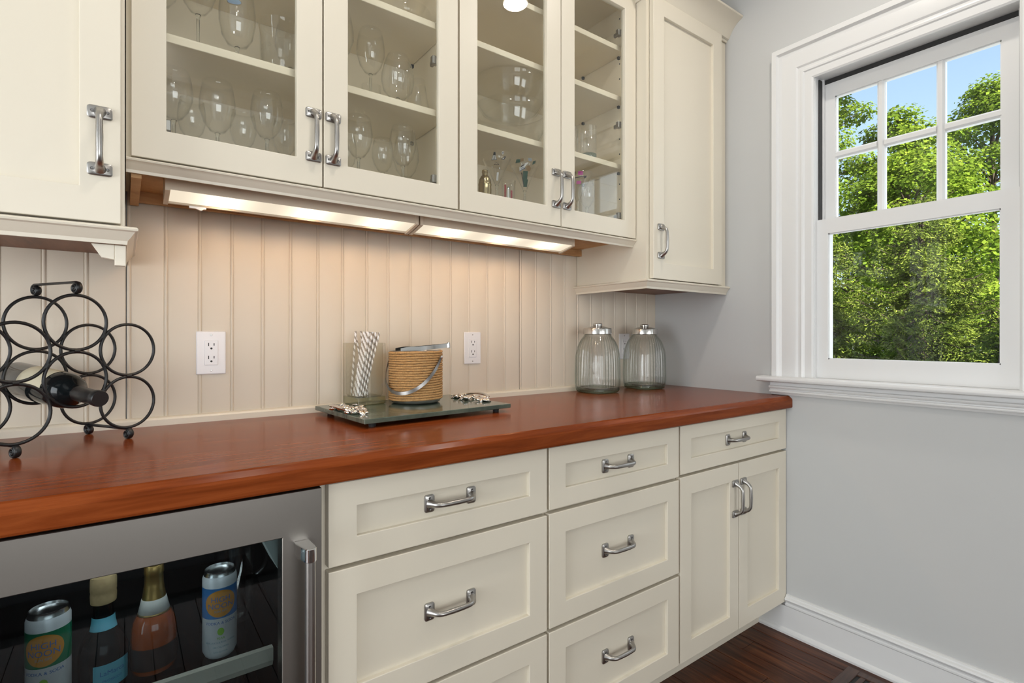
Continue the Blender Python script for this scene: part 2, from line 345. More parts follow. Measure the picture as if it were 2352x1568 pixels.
# ------------------------------------------------------------------ cabinet hardware
def pull_mesh():
    m = MB()
    L = 0.053
    for s in (-1,1):                                     # rounded end plates
        q = []
        for (cx_,cz_,a0) in ((0.0075,0.0125,0),(-0.0075,0.0125,1),(-0.0075,-0.0125,2),(0.0075,-0.0125,3)):
            for k in range(4):
                t = (a0+k/3)*PI/2; q.append((s*L+cx_+0.0045*math.cos(t), cz_+0.0065*math.sin(t)))
        n = len(q)
        vs = [(p[0],0,p[1]) for p in q]+[(p[0],-0.0035,p[1]) for p in q]+[(s*L+(p[0]-s*L)*0.82,-0.0055,p[1]*0.86) for p in q]
        fs = [tuple(range(n,0,-1)) if False else tuple(range(n-1,-1,-1)), tuple(range(2*n,3*n))]
        for a in (0,n): fs += [(a+i,a+(i+1)%n,a+n+(i+1)%n,a+n+i) for i in range(n)]
        m.add(vs, fs)
    path = []; rs = []
    pts = [(-L,-0.003,0.0105),(-L+0.004,-0.012,0.0075),(-L+0.009,-0.0215,0.0062),(-L+0.017,-0.0275,0.0056),(-L+0.028,-0.0295,0.0055),(0,-0.0300,0.0060)]
    for (a,b,r) in pts: path.append((a,b,0)); rs.append(r)
    for (a,b,r) in reversed(pts[:-1]): path.append((-a,b,0)); rs.append(r)
    P2 = []; R2 = []                                     # Catmull-Rom refine
    for i in range(len(path)-1):
        p0 = Vector(path[max(i-1,0)]); p1 = Vector(path[i]); p2 = Vector(path[i+1]); p3 = Vector(path[min(i+2,len(path)-1)])
        for k in range(3):
            t = k/3; P2.append(0.5*((2*p1)+(p2-p0)*t+(2*p0-5*p1+4*p2-p3)*t*t+(3*p1-p0-3*p2+p3)*t**3)); R2.append(rs[i]*(1-t)+rs[i+1]*t)
    P2.append(Vector(path[-1])); R2.append(rs[-1])
    m.tube(P2, R2, 12, up=(0,0,1))
    return m.mesh('pull', NICKEL, smooth=True, ang=0.7)
PULL = pull_mesh()
SCREWM = MB().lathe([(0,0),(0.0030,0),(0.0030,0.0009),(0.0016,0.0004),(0,0.0002)], 12).mesh('screw', SCREW)
def add_pull(door, x, y, z, vertical):
    link('pull', PULL, door, (x,y,z), (0,PI/2,0) if vertical else (0,0,0))
    for s in (-1,1):
        for w in (-1,1):
            a, b = s*0.0535, w*0.0115
            link('screw', SCREWM, door, (x+(b if vertical else a), y-0.0053, z+(a if vertical else b)), (PI/2,0,0))
def shaker(name, parent, x0, x1, z0, z1, yf, fw, fh=None, th=0.020, glass=None, handle=None, vertical=False):
    fh = fh or fw; a0,a1,b0,b1 = x0+fw,x1-fw,z0+fh,z1-fh; yb = yf+th
    o = [(x0,z0),(x1,z0),(x1,z1),(x0,z1)]; n = [(a0,b0),(a1,b0),(a1,b1),(a0,b1)]
    vs = [(p[0],yf,p[1]) for p in o]+[(p[0],yf,p[1]) for p in n]+[(p[0],yb,p[1]) for p in o]+[(p[0],yb,p[1]) for p in n]
    fs = []
    for i in range(4):
        j = (i+1)%4; fs += [(i,j,4+j,4+i),(8+i,12+i,12+j,8+j),(i,8+i,8+j,j),(4+i,4+j,12+j,12+i)]
    d = MB().add(vs,fs).obj(name, CREAM, parent, bevel=0.0014, seg=2)
    if glass:
        MB().box(a0-0.006,a1+0.006,yf+0.011,yf+0.014,b0-0.006,b1+0.006).obj('pane', glass, d)
    else:
        MB().box(a0-0.006,a1+0.006,yf+0.0110,yf+0.0165,b0-0.006,b1+0.006).obj('panel', CREAM, d)
    if handle: add_pull(d, handle[0], yf if vertical or glass else yf+0.0110, handle[1], vertical)
    return d

# ------------------------------------------------------------------ base cabinets and worktop
YB = -0.630
def base_unit(label, x0, x1):
    t = thing('base_cabinet', label, 'cabinet', ((x0+x1)/2,-0.3,0), 'cream base cabinets under the worktop')
    m = MB(); m.box(x0,x0+0.018,-0.605,0.0,0.105,0.870); m.box(x1-0.018,x1,-0.605,0.0,0.105,0.870); m.box(x0+0.018,x1-0.018,-0.605,0.0,0.105,0.125); m.box(x0+0.018,x1-0.018,-0.02,0.0,0.125,0.870)
    m.box(x0+0.018,x1-0.018,-0.605,-0.585,0.835,0.870); m.box(x0+0.018,x1-0.018,-0.585,-0.02,0.850,0.870)
    m.obj('carcass', CREAM, t)
    MB().box(x0,x1,-0.6085,-0.605,0.105,0.870).obj('face_frame', CREAM, t)
    MB().box(x0,x1,-0.530,-0.515,0.0,0.105).obj('toe_kick', CREAM, t)
    return t
u1 = base_unit('cream drawer base with three drawers, beside the beverage fridge', -1.775, -1.2170)
for (a,b) in ((0.7065,0.8665),(0.4075,0.6975),(0.120,0.3985)):
    shaker('drawer', u1, -1.7645, -1.2205, a, b, YB, 0.056, 0.050 if a > 0.7 else 0.056, handle=(-1.493,(a+b)/2+0.001))
u2 = base_unit('cream drawer base with three drawers, between the other two base cabinets', -1.2170, -0.6775)
for (a,b) in ((0.7090,0.8665),(0.4085,0.6990),(0.120,0.3985)):
    shaker('drawer', u2, -1.2125, -0.6815, a, b, YB, 0.056, 0.048 if a > 0.7 else 0.056, handle=(-0.949,(a+b)/2+0.001))
u3 = base_unit('cream base cabinet with one drawer over two doors, against the grey wall', -0.6775, -0.002)
shaker('drawer', u3, -0.6725, -0.004, 0.7135, 0.8665, YB, 0.056, 0.045, handle=(-0.341,0.790))
shaker('door', u3, -0.6725, -0.3412, 0.120, 0.7045, YB, 0.056, 0.060, handle=(-0.3655,0.584), vertical=True)
shaker('door', u3, -0.3378, -0.004, 0.120, 0.7045, YB, 0.056, 0.060, handle=(-0.3135,0.584), vertical=True)
# worktop with a rounded front edge
q = [(0.0,0.872),(0.0,0.919),(-0.634,0.919),(-0.640,0.9172),(-0.6495,0.9085),(-0.652,0.9035),(-0.652,0.877),(-0.6505,0.8735),(-0.647,0.872)]
tag(MB().prism(q, 'x', -3.3, -0.0005).obj('worktop', CHERRY, smooth=True, ang=0.2), 'long polished cherry wood worktop running over the base cabinets', 'worktop')

# ------------------------------------------------------------------ upper cabinets
ZT = 2.43
RAILP = [(0.0,0.0),(0.0,0.036),(0.014,0.036),(0.019,0.0345),(0.0215,0.031),(0.0205,0.0275),(0.016,0.025),(0.0135,0.021),(0.0085,0.013),(0.0045,0.0075),(0.0035,0.0)]
CROWNP = [(0.0,0.0),(0.005,0.0),(0.008,0.006),(0.016,0.010),(0.019,0.016),(0.021,0.020),(0.026,0.030),(0.036,0.045),(0.052,0.060),(0.070,0.070),(0.078,0.074),(0.080,0.080),(0.0,0.080)]
def rail(name, parent, path, z, prof=RAILP):
    return MB().sweep([(p[0],p[1],z) for p in path], prof).obj(name, CREAM, parent, smooth=True, ang=0.5)
# left solid cabinet
ul = thing('wall_cabinet', 'deep cream wall cabinet with solid door above the wine rack', 'cabinet', (-2.47,-0.18,1.36))
MB().box(-2.88,-2.0765,-0.370,0.0,1.362,ZT).obj('carcass', CREAM, ul)
MB().box(-2.875,-2.08,-0.365,-0.002,1.352,1.362).obj('bottom_panel', BROWNW, ul)
shaker('door', ul, -2.475, -2.0825, 1.3635, ZT-0.005, -0.392, 0.062, 0.064, handle=(-2.1140,1.514), vertical=True)
shaker('door', ul, -2.875, -2.479, 1.3635, ZT-0.005, -0.392, 0.062, 0.064, handle=(-2.843,1.514), vertical=True)
rail('light_rail', ul, [(-2.88,-0.372),(-2.0765,-0.372),(-2.0765,0.0)], 1.3265, [(o_,h_*0.95) for o_,h_ in RAILP])
rail('crown', ul, [(-2.88,-0.372),(-2.0765,-0.372),(-2.0765,0.0)], 2.405, CROWNP)
MB().prism([(-0.366,1.326),(-0.300,1.326),(-0.318,1.300),(-0.352,1.286),(-0.366,1.286)], 'x', -2.0925, -2.0745).obj('corbel', CREAM, ul, bevel=0.001)
MB().prism([(-2.128,1.326),(-2.0925,1.326),(-2.0925,1.297),(-2.112,1.300)], 'y', -0.366, -0.352).obj('corbel', CREAM, ul, bevel=0.001)
# glazed cabinets
def glazed(label, x0, x1, xs, shelves, handles):
    t = thing('glazed_cabinet', label, 'cabinet', ((x0+x1)/2,-0.15,1.515), 'glazed wall cabinets in the middle')
    MB().box(x0,x0+0.016,-0.303,0.0,1.514,ZT).obj('side_panel', CREAM_IN, t)
    MB().box(x1-0.016,x1,-0.303,0.0,1.514,ZT).obj('side_panel', CREAM_IN, t)
    MB().box(x0+0.016,x1-0.016,-0.012,0.0,1.514,ZT).obj('back_panel', CREAM_IN, t)
    MB().box(x0+0.016,x1-0.016,-0.303,-0.012,1.526,1.545).obj('floor_panel', CREAM_IN, t)
    MB().box(x0+0.016,x1-0.016,-0.303,-0.012,ZT-0.018,ZT).obj('top_panel', CREAM_IN, t)
    MB().box(x0+0.016,x1-0.016,-0.303,-0.0,1.512,1.526).obj('bottom_panel', PLY, t)
    for z in shelves: MB().box(x0+0.0175,x1-0.0175,-0.285,-0.0125,z-0.019,z).obj('shelf', CREAM_IN, t, bevel=0.001)
    for k, (a,b) in enumerate(xs):
        d = shaker('door', t, a, b, 1.5165, ZT-0.005, -0.325, 0.060, 0.0625, glass=PANE, handle=(handles[k],1.6385 if x0 < -1.5 else 1.6395), vertical=True)
        hx = a+0.062 if (k == 0) else b-0.062
    for k, (a,b) in enumerate(xs):                         # cup hinges
        xx = (a+0.052) if k == 0 else (b-0.052)
        s = 1 if k == 0 else -1
        for z in (1.60, 1.94, 2.285):
            MB().box(min(xx,xx+s*0.018),max(xx,xx+s*0.018),-0.303,-0.287,z-0.012,z+0.012).box(min(xx,xx+s*0.010),max(xx,xx+s*0.010),-0.287,-0.268,z-0.007,z+0.007).obj('hinge', NICKEL, t, bevel=0.002)
    for s, xx in ((1,x0+0.016),(-1,x1-0.016)):              # shelf pegs and peg holes on the side panels
        for z in shelves:
            for y in (-0.255,-0.06): MB().box(min(xx,xx+s*0.010),max(xx,xx+s*0.010),y-0.004,y+0.004,z-0.029,z-0.0195).obj('shelf_peg', DARK, t)
        for k in range(14):
            z = 1.62+k*0.058
            if all(abs(z-q_) > 0.03 for q_ in shelves): MB().box(min(xx,xx+s*0.0006),max(xx,xx+s*0.0006),-0.258,-0.253,z-0.0025,z+0.0025).obj('peg_hole', DARK, t)
    return t
g1 = glazed('cream glazed wall cabinet with wine glasses, next to the solid door cabinet', -2.0745, -1.2965, [(-2.0660,-1.6848),(-1.6812,-1.2995)], (1.805,2.058), (-1.7065,-1.6590))
g2 = glazed('cream glazed wall cabinet holding punch bowls and painted martini glasses', -1.2955, -0.5215, [(-1.2922,-0.9022),(-0.8988,-0.5245)], (1.800,2.056,2.245), (-0.9235,-0.8755))
struct(rail('trim_3', None, [(-2.0745,-0.305),(-0.5215,-0.305)], 1.4858, [(o_,h_*0.79) for o_,h_ in RAILP]))
struct(rail('trim_4', None, [(-2.0745,-0.305),(-0.5215,-0.305)], 2.405, CROWNP))
MB().box(-2.066,-2.048,-0.30,-0.012,1.478,1.512).obj('cleat', PLY, g1)
MB().box(-2.048,-0.5215,-0.030,-0.012,1.486,1.512).obj('back_cleat', PLY, g1)
# right solid cabinet
ur = thing('wall_cabinet', 'narrow cream wall cabinet with solid door in the corner above the jars', 'cabinet', (-0.26,-0.18,1.36))
MB().box(-0.5209,-0.001,-0.370,0.0,1.362,2.47).obj('carcass', CREAM, ur)
MB().box(-0.518,-0.003,-0.365,-0.002,1.350,1.362).obj('bottom_panel', BROWNW, ur)
shaker('door', ur, -0.5050, -0.0610, 1.3635, ZT-0.018, -0.392, 0.062, 0.062, handle=(-0.4640,1.5035), vertical=True)
rail('light_rail', ur, [(-0.5209,0.0),(-0.5209,-0.372),(-0.001,-0.372)], 1.3265, [(o_,h_*0.95) for o_,h_ in RAILP])
rail('crown', ur, [(-0.5209,-0.30),(-0.5209,-0.372),(-0.001,-0.372)], 2.405, CROWNP)

# ------------------------------------------------------------------ under-cabinet lights
def lens_mat(x0, x1, xs):
    m = bpy.data.materials.new('lit_lens'); m.use_nodes = True; t = m.node_tree; t.nodes.clear()
    o = t.nodes.new('ShaderNodeOutputMaterial'); e = t.nodes.new('ShaderNodeEmission'); t.links.new(e.outputs[0], o.inputs[0])
    e.inputs[0].default_value = (1.0,0.86,0.66,1)
    tc = t.nodes.new('ShaderNodeTexCoord'); sp = t.nodes.new('ShaderNodeSeparateXYZ'); t.links.new(tc.outputs['Object'], sp.inputs[0])
    acc = None
    for xx in xs:                                           # three bulbs glow through the diffuser
        a = t.nodes.new('ShaderNodeMath'); a.operation = 'SUBTRACT'; t.links.new(sp.outputs[0], a.inputs[0]); a.inputs[1].default_value = xx
        b = t.nodes.new('ShaderNodeMath'); b.operation = 'MULTIPLY'; t.links.new(a.outputs[0], b.inputs[0]); t.links.new(a.outputs[0], b.inputs[1])
        c = t.nodes.new('ShaderNodeMath'); c.operation = 'MULTIPLY'; t.links.new(b.outputs[0], c.inputs[0]); c.inputs[1].default_value = -420
        d = t.nodes.new('ShaderNodeMath'); d.operation = 'EXPONENT'; t.links.new(c.outputs[0], d.inputs[0])
        if acc is None: acc = d
        else:
            s = t.nodes.new('ShaderNodeMath'); s.operation = 'ADD'; t.links.new(acc.outputs[0], s.inputs[0]); t.links.new(d.outputs[0], s.inputs[1]); acc = s
    s = t.nodes.new('ShaderNodeMath'); s.operation = 'MULTIPLY_ADD'; t.links.new(acc.outputs[0], s.inputs[0]); s.inputs[1].default_value = 0.9; s.inputs[2].default_value = 0.80
    t.links.new(s.outputs[0], e.inputs[1]); return m
HOUS = mat('almond_housing', (0.62,0.52,0.40), 0.45)
def ucl(label, x0, x1, switch):
    t = thing('under_cabinet_light', label, 'light', ((x0+x1)/2,-0.215,1.512), 'under cabinet lights')
    MB().prism([(-0.250,1.511),(-0.250,1.4755),(-0.246,1.4765),(-0.186,1.4650),(-0.184,1.4590),(-0.176,1.4590),(-0.176,1.511)], 'x', x0, x1).obj('housing', HOUS, t)
    for xx in (x0, x1-0.006): MB().prism([(-0.252,1.511),(-0.252,1.473),(-0.182,1.4565),(-0.175,1.4565),(-0.175,1.511)], 'x', xx-0.0015, xx+0.0075).obj('end_cap', HOUS, t)
    xs = [x0+(x1-x0)*k for k in (0.19,0.52,0.83)]
    MB().prism([(-0.2485,1.4752),(-0.1865,1.4630),(-0.1862,1.4645),(-0.2480,1.4768)], 'x', x0+0.009, x1-0.009).obj('lens', lens_mat(x0,x1,xs), t)
    if switch: MB().box(x0+0.05,x0+0.085,-0.1835,-0.176,1.4545,1.459).prism([(x0+0.062,1.4545),(x0+0.080,1.4545),(x0+0.075,1.4505)], 'y', -0.183, -0.1765).obj('switch', PLASTIC, t)
    for xx in xs:
        b = light('bulb', 'SPOT', (xx,-0.214,1.462), 0.78, (1.0,0.64,0.36), (math.radians(16),0,0), 0.016, spot_size=math.radians(156), spot_blend=0.35)
        b.parent = t; b.matrix_parent_inverse = Matrix.Translation(-Vector(t.location))
    return t
ucl('lit under cabinet light with a rocker switch, near the solid door cabinet', -2.003, -1.3895, True)
ucl('lit under cabinet light without a switch, near the corner cabinet', -1.381, -0.772, False)
m_ = MB().tube([(-1.3895,-0.180,1.485),(-1.388,-0.165,1.478),(-1.384,-0.160,1.474),(-1.380,-0.168,1.480),(-1.381,-0.180,1.487)], 0.003, 6)
tag(m_.obj('jumper_cord', HOUS, smooth=True), 'short almond cord linking the two under cabinet lights', 'cord')

# recessed ceiling lights: the window-side one mirrors in the glass, the others are added fill
CANM = mat('lamp_glow', (1,0.9,0.75), 0.5, emit=(1.0,0.84,0.62), estr=5)
for (x, y, lab) in ((-0.576,-0.99,'recessed ceiling light nearest the window wall'),(-1.62,-1.05,'added recessed ceiling light in the middle of the ceiling'),(-2.03,-2.19,'added recessed ceiling light close above the cased kitchen opening')):
    t = thing('ceiling_light', lab, 'light', (x,y,H), 'recessed ceiling lights')
    MB().lathe([(0.058,-0.001),(0.060,-0.006),(0.080,-0.004),(0.083,0.0)], 32, (x,y,H)).obj('trim_ring', WHITE, t, smooth=True)
    MB().lathe([(0,-0.001),(0.058,-0.001)], 32, (x,y,H)).obj('lamp', CANM, t)
    lo = light('lamp_light', 'AREA', (x,y,H-0.008), 5.0 if y > -2 else 2.5, (1.0,0.93,0.84), (0,0,0), 0.11); lo.data.shape = 'DISK'
    lo.parent = t; lo.matrix_parent_inverse = Matrix.Translation(-Vector(t.location))

# ------------------------------------------------------------------ wall outlets
def outlet(label, x, z):
    t = thing('wall_outlet', label, 'outlet', (x,0.0,z), 'white double wall outlets')
    y = 0.0
    MB().box(x-0.0355,x+0.0355,y-0.0055,y,z-0.0585,z+0.0585).obj('cover_plate', PLASTIC, t, bevel=0.003, seg=2)
    f = MB().box(x-0.0165,x+0.0165,y-0.0075,y-0.004,z-0.0335,z+0.0335).obj('receptacle', PLASTIC, t, bevel=0.0012)
    for dz in (0.0175,-0.0175):
        MB().box(x-0.0075,x-0.0055,y-0.0079,y-0.006,z+dz+0.001,z+dz+0.0095).obj('slot', DARK, f)
        MB().box(x+0.0055,x+0.0075,y-0.0079,y-0.006,z+dz+0.002,z+dz+0.0085).obj('slot', DARK, f)
        link('slot', MB().lathe([(0,0),(0.0027,0),(0.0027,0.002),(0,0.002)],12).mesh('slot', DARK), f, (x,y-0.006,z+dz-0.0055), (PI/2,0,0))
    for dz in (0.0485,-0.0485): link('screw', MB().lathe([(0,0),(0.0028,0),(0.0022,0.0009),(0,0.0010)],12).mesh('screw', NICKEL), t, (x,y-0.0053,z+dz), (PI/2,0,0))
outlet('white wall outlet on the beadboard beside the wine rack', -1.8865, 1.1040)
outlet('white wall outlet on the beadboard behind the green tray', -1.0485, 1.1060)
outlet('white wall outlet partly hidden behind the glass jar in the corner', -0.2270, 1.1030)

# ------------------------------------------------------------------ beverage fridge and its contents
BLACK_IN = mat('fridge_liner', (0.018,0.018,0.020), 0.5)
SHELFT = mat('fridge_shelf_trim', (0.62,0.59,0.49), 0.4, 0.0)
fg = thing('beverage_fridge', 'stainless framed glass door beverage fridge under the worktop', 'fridge', (-2.08,-0.35,0))
FX0, FX1 = -2.380, -1.7800
m_ = MB(); m_.box(FX0+0.01,FX0+0.03,-0.600,-0.03,0.10,0.862); m_.box(FX1-0.03,FX1-0.01,-0.600,-0.03,0.10,0.862); m_.box(FX0+0.03,FX1-0.03,-0.05,-0.03,0.10,0.862)
m_.box(FX0+0.03,FX1-0.03,-0.600,-0.05,0.10,0.125); m_.box(FX0+0.03,FX1-0.03,-0.600,-0.05,0.838,0.862); m_.obj('cabinet_liner', BLACK_IN, fg)
MB().box(FX0+0.02,FX1-0.02,-0.56,-0.05,0.0,0.10).obj('plinth', BLACK_IN, fg)
GX0, GX1, GZ0, GZ1 = -2.310, -1.8495, 0.19, 0.787
x0,x1,z0,z1 = FX0,FX1,0.105,0.8665; yf,yb = -0.640,-0.604
vs = [(x0,yf,z0),(x1,yf,z0),(x1,yf,z1),(x0,yf,z1),(GX0,yf,GZ0),(GX1,yf,GZ0),(GX1,yf,GZ1),(GX0,yf,GZ1)]; vs += [(a,yb,c) for (a,b,c) in vs]
fs = []
for i in range(4):
    j = (i+1)%4; fs += [(i,j,4+j,4+i),(8+i,12+i,12+j,8+j),(i,8+i,8+j,j),(4+i,4+j,12+j,12+i)]
dr = MB().add(vs,fs).obj('door', STEEL, fg, bevel=0.0012)
MB().box(GX0-0.004,GX1+0.004,-0.637,-0.633,GZ0-0.004,GZ1+0.004).obj('pane', FRIDGEG, dr)
hx = -1.8130; hy = -0.6845
for (za,zb) in ((0.752,0.776),(0.190,0.214)):
    q = [(hx-0.0165,-0.640),(hx+0.0095,-0.640),(hx+0.0105,hy)]+[(hx+0.0105*math.cos(t),hy+0.0105*math.sin(t)) for t in [-PI*k/8 for k in range(1,8)]]+[(hx-0.0105,hy),(hx-0.016,-0.655)]
    MB().prism(q, 'z', za, zb).obj('handle_bracket', CHROME, dr, bevel=0.001)
MB().tube([(hx,hy,0.2),(hx,hy,0.765)], 0.0093, 20).obj('handle_bar', NICKEL, dr, smooth=True, ang=0.6)
sh = MB().box(FX0+0.032,FX1-0.032,-0.560,-0.06,0.551,0.556).obj('shelf', FRIDGEG, fg)
MB().prism([(-0.572,0.560),(-0.560,0.560),(-0.560,0.530),(-0.566,0.524),(-0.572,0.536)], 'x', FX0+0.034, -1.8500).obj('shelf_trim', SHELFT, sh)
sh2 = MB().box(FX0+0.032,FX1-0.032,-0.560,-0.06,0.300,0.305).obj('shelf', FRIDGEG, fg)
MB().box(FX0+0.034,-1.85,-0.572,-0.560,0.278,0.309).obj('shelf_trim', SHELFT, sh2)
MB().prism([(-1.900,0.838),(-1.826,0.838),(-1.826,0.708),(-1.843,0.708)], 'y', -0.588, -0.500).obj('corner_wedge', mat('fridge_corner_wedge', (0.70,0.78,0.75), 0.4), fg)  # pale wedge hanging in the upper right corner of the liner
lo = light('fridge_fill', 'AREA', (-2.06,-0.565,0.832), 0.45, (0.9,0.97,1.0), (math.radians(25),0,0), 0.35, 0.03); lo.parent = fg; lo.matrix_parent_inverse = Matrix.Translation(-Vector(fg.location))  # unseen fill added to brighten the fridge contents

def text_geo(body, size):
    c = bpy.data.curves.new('lettering', 'FONT'); c.body = body; c.size = size; c.align_x = 'CENTER'; c.resolution_u = 3
    o = bpy.data.objects.new('lettering', c); COL.objects.link(o); dg = bpy.context.evaluated_depsgraph_get()
    me = bpy.data.meshes.new_from_object(o.evaluated_get(dg)); v = [tuple(p.co) for p in me.vertices]; f = [tuple(p.vertices) for p in me.polygons]
    bpy.data.objects.remove(o); bpy.data.curves.remove(c); bpy.data.meshes.remove(me)
    return v, f
def wrap(v, f, r, ang, z, eps):
    """bend flat artwork (x right, y up) round a cylinder of radius r (or r(z))"""
    R = r if callable(r) else (lambda zz: r)
    out = []
    for p in v:
        zz = z+p[1]; rr = R(zz); t = ang+p[0]/rr; out.append(((rr+eps)*math.cos(t),(rr+eps)*math.sin(t),zz))
    return MB().add(out, f)
def oval(a, b, n=36, rings=5, x=0, y=0):
    v = [(x,y,0)]; f = []
    for k in range(1,rings+1):
        for i in range(n): t = 2*PI*i/n; v.append((x+a*k/rings*math.cos(t), y+b*k/rings*math.sin(t), 0))
    for i in range(n): f.append((0,1+i,1+(i+1)%n))
    for k in range(rings-1):
        for i in range(n): a_ = 1+k*n; f.append((a_+i,a_+(i+1)%n,a_+n+(i+1)%n,a_+n+i))
    return v, f
def patch(w, h, nx=12, x=0, y=0):
    v = [(x-w/2+w*i/nx, y+s*h/2, 0) for s in (-1,1) for i in range(nx+1)]
    return v, [(i,i+1,nx+2+i,nx+1+i) for i in range(nx)]
INK_B = mat('blue_ink', (0.06,0.16,0.42), 0.5); INK_O = mat('orange_ink', (0.62,0.27,0.03), 0.4); INK_G = mat('lime_ink', (0.22,0.50,0.04), 0.5); INK_LB = mat('pale_blue_ink', (0.20,0.34,0.42), 0.5)
CANW = mat('can_white', (0.72,0.74,0.76), 0.3, 0.2); CAN_B = mat('can_blue', (0.05,0.22,0.55), 0.3, 0.2); CAN_G = mat('can_green', (0.01,0.20,0.09), 0.3, 0.2); ALU = mat('aluminium', (0.7,0.7,0.7), 0.25, 1.0)
def can(label, x, y, z, ang, band, fruit, words):
    t = thing('drink_can', label, 'can', (x,y,z)); t['_local'] = 1
    r = 0.0285
    MB().lathe([(0,0.003),(0.020,0.003),(0.0225,0.0),(0.0245,0.002),(r,0.011),(r,0.144),(0.0265,0.150)], 40).obj('body', CANW, t, smooth=True, ang=0.6)
    MB().lathe([(0.0265,0.150),(0.0245,0.156),(0.0250,0.1585),(0.0235,0.159),(0.0225,0.1545),(0,0.1545)], 40).obj('lid', ALU, t, smooth=True, ang=0.6)
    MB().lathe([(r+0.0002,0.076),(r+0.0002,0.131)], 40).obj('colour_band', band, t, smooth=True)
    o = wrap(*oval(0.0265,0.0245), r, ang, 0.103, 0.0004).obj('sun_oval', INK_O, t, smooth=True)
    for (b, s, dz) in (('HIGH',0.0135,0.1065),('NOON',0.0135,0.0945),('SUN SIPS',0.0055,0.0875)):
        wrap(*text_geo(b, s), r, ang, dz, 0.0007).obj('lettering', INK_B if dz > 0.09 else INK_LB, t)
    wrap(*text_geo('VODKA & SODA', 0.0072), r, ang, 0.0655, 0.0004).obj('lettering', INK_B, t)
    wrap(*oval(0.0055,0.0068), r, ang, 0.052, 0.0004).obj('fruit_print', fruit, t)
    wrap(*text_geo(words, 0.0058), r, ang, 0.038, 0.0004).obj('lettering', fruit, t)
    for k, (b, s) in enumerate((('REAL JUICE & REAL VODKA',0.0042),('100 CALORIES',0.0042),('4.5% ALC/VOL',0.0038))):
        wrap(*text_geo(b, s), r, ang, 0.031-k*0.0085, 0.0004).obj('lettering', INK_LB, t)
can('slim white and blue drink can with an orange oval in the fridge', -1.9330,-0.522,0.5562, math.radians(-94), CAN_B, INK_G, 'PEAR')
can('slim white and green drink can with an orange oval in the fridge', -2.1750,-0.5235,0.5562, math.radians(-98), CAN_G, INK_G, 'LIME')
DARKG = mat('dark_green_glass', (0.006,0.008,0.009), 0.08, spec=0.22, coat=0.0); CORKM = mat('tan_cork', (0.42,0.30,0.15), 0.7, vary=(60,None,(0.30,0.20,0.09),0.4,0.7))
LBLUE = mat('sky_blue_label', (0.13,0.44,0.56), 0.5); ROSE = mat('amber_rose_glass', (0.30,0.062,0.012), 0.06, spec=0.6, coat=0.5); ROSED = mat('dark_wine_label', (0.022,0.012,0.010), 0.4)
GOLDF = mat('gold_foil', (0.62,0.40,0.14), 0.32, 0.9, bump=(120,None,0.4)); LABW = mat('pale_label', (0.55,0.54,0.50), 0.55)
def bottle_prof(r, hs, hn, rn, H_):
    return [(0,0.004),(r*0.8,0.0),(r*0.96,0.004),(r,0.012),(r,hs),(r*0.96,hs+(hn-hs)*0.18),(r*0.80,hs+(hn-hs)*0.48),(r*0.55,hs+(hn-hs)*0.78),(rn*1.05,hn),(rn,hn+0.02),(rn,H_-0.012),(rn*1.12,H_-0.011),(rn*1.12,H_-0.002),(rn*0.9,H_),(0,H_)]
t = thing('wine_bottle', 'dark sparkling wine bottle with sky blue label and cork stopper', 'bottle', (-2.1060,-0.5010,0.5562)); t['_local'] = 1
pb = [(0,0.003),(0.028,0.0),(0.0335,0.003),(0.035,0.010),(0.035,0.050),(0.0342,0.060),(0.0300,0.076),(0.0215,0.092),(0.0165,0.102),(0.0145,0.112),(0.0138,0.140),(0.0155,0.142),(0.0155,0.148),(0.0,0.150)]
MB().lathe(pb, 40).obj('body', DARKG, t, smooth=True, ang=0.8)
MB().lathe([(0.0145,0.137),(0.0180,0.139),(0.0186,0.152),(0.0178,0.157),(0.0186,0.159),(0.0186,0.178),(0.0172,0.183),(0,0.184)], 28).obj('cork_stopper', CORKM, t, smooth=True, ang=0.7)
rpb = lambda z: float(np.interp(z, [0.08,0.092,0.102,0.112,0.14], [0.0285,0.0215,0.0168,0.0150,0.0142]))
v_, f_ = patch(0.046,0.020,12); v_ += [(p[0],0.0,0) for p in v_[:13]]; f_ = [(i,i+1,27+i,26+i) for i in range(12)]+[(26+i,27+i,14+i,13+i) for i in range(12)]
wrap(v_, f_, rpb, math.radians(-88), 0.106, 0.0010).obj('neck_label', LBLUE, t, smooth=True)
wrap(*patch(0.056,0.040,16), 0.035, math.radians(-66), 0.026, 0.0005).obj('label', LBLUE, t, smooth=True)
wrap(*text_geo('LaMarca', 0.0105), 0.035, math.radians(-68), 0.028, 0.0009).obj('lettering', INK_B, t)
wrap(*text_geo('PROSECCO', 0.0055), 0.035, math.radians(-68), 0.017, 0.0009).obj('lettering', INK_B, t)
t = thing('wine_bottle', 'squat amber rose bottle with gold foil neck in the fridge', 'bottle', (-2.0345,-0.5040,0.5562)); t['_local'] = 1
pb2 = [(0,0.003),(0.027,0),(0.0325,0.004),(0.0335,0.012),(0.0345,0.04),(0.0345,0.062),(0.0335,0.076),(0.0310,0.088),(0.0265,0.098),(0.0215,0.104)]
MB().lathe(pb2, 40).obj('body', ROSE, t, smooth=True)
MB().lathe([(0.0343,0.012),(0.0350,0.040),(0.0350,0.0500)], 40).obj('label', ROSED, t, smooth=True)
MB().lathe([(0.0232,0.1035),(0.0238,0.1040),(0.0190,0.1265),(0.0180,0.127)], 32).obj('collar_label', LABW, t, smooth=True)
MB().lathe([(0.0243,0.1010),(0.0248,0.1026),(0.0238,0.1042)], 32).obj('gold_line', GOLDF, t, smooth=True)
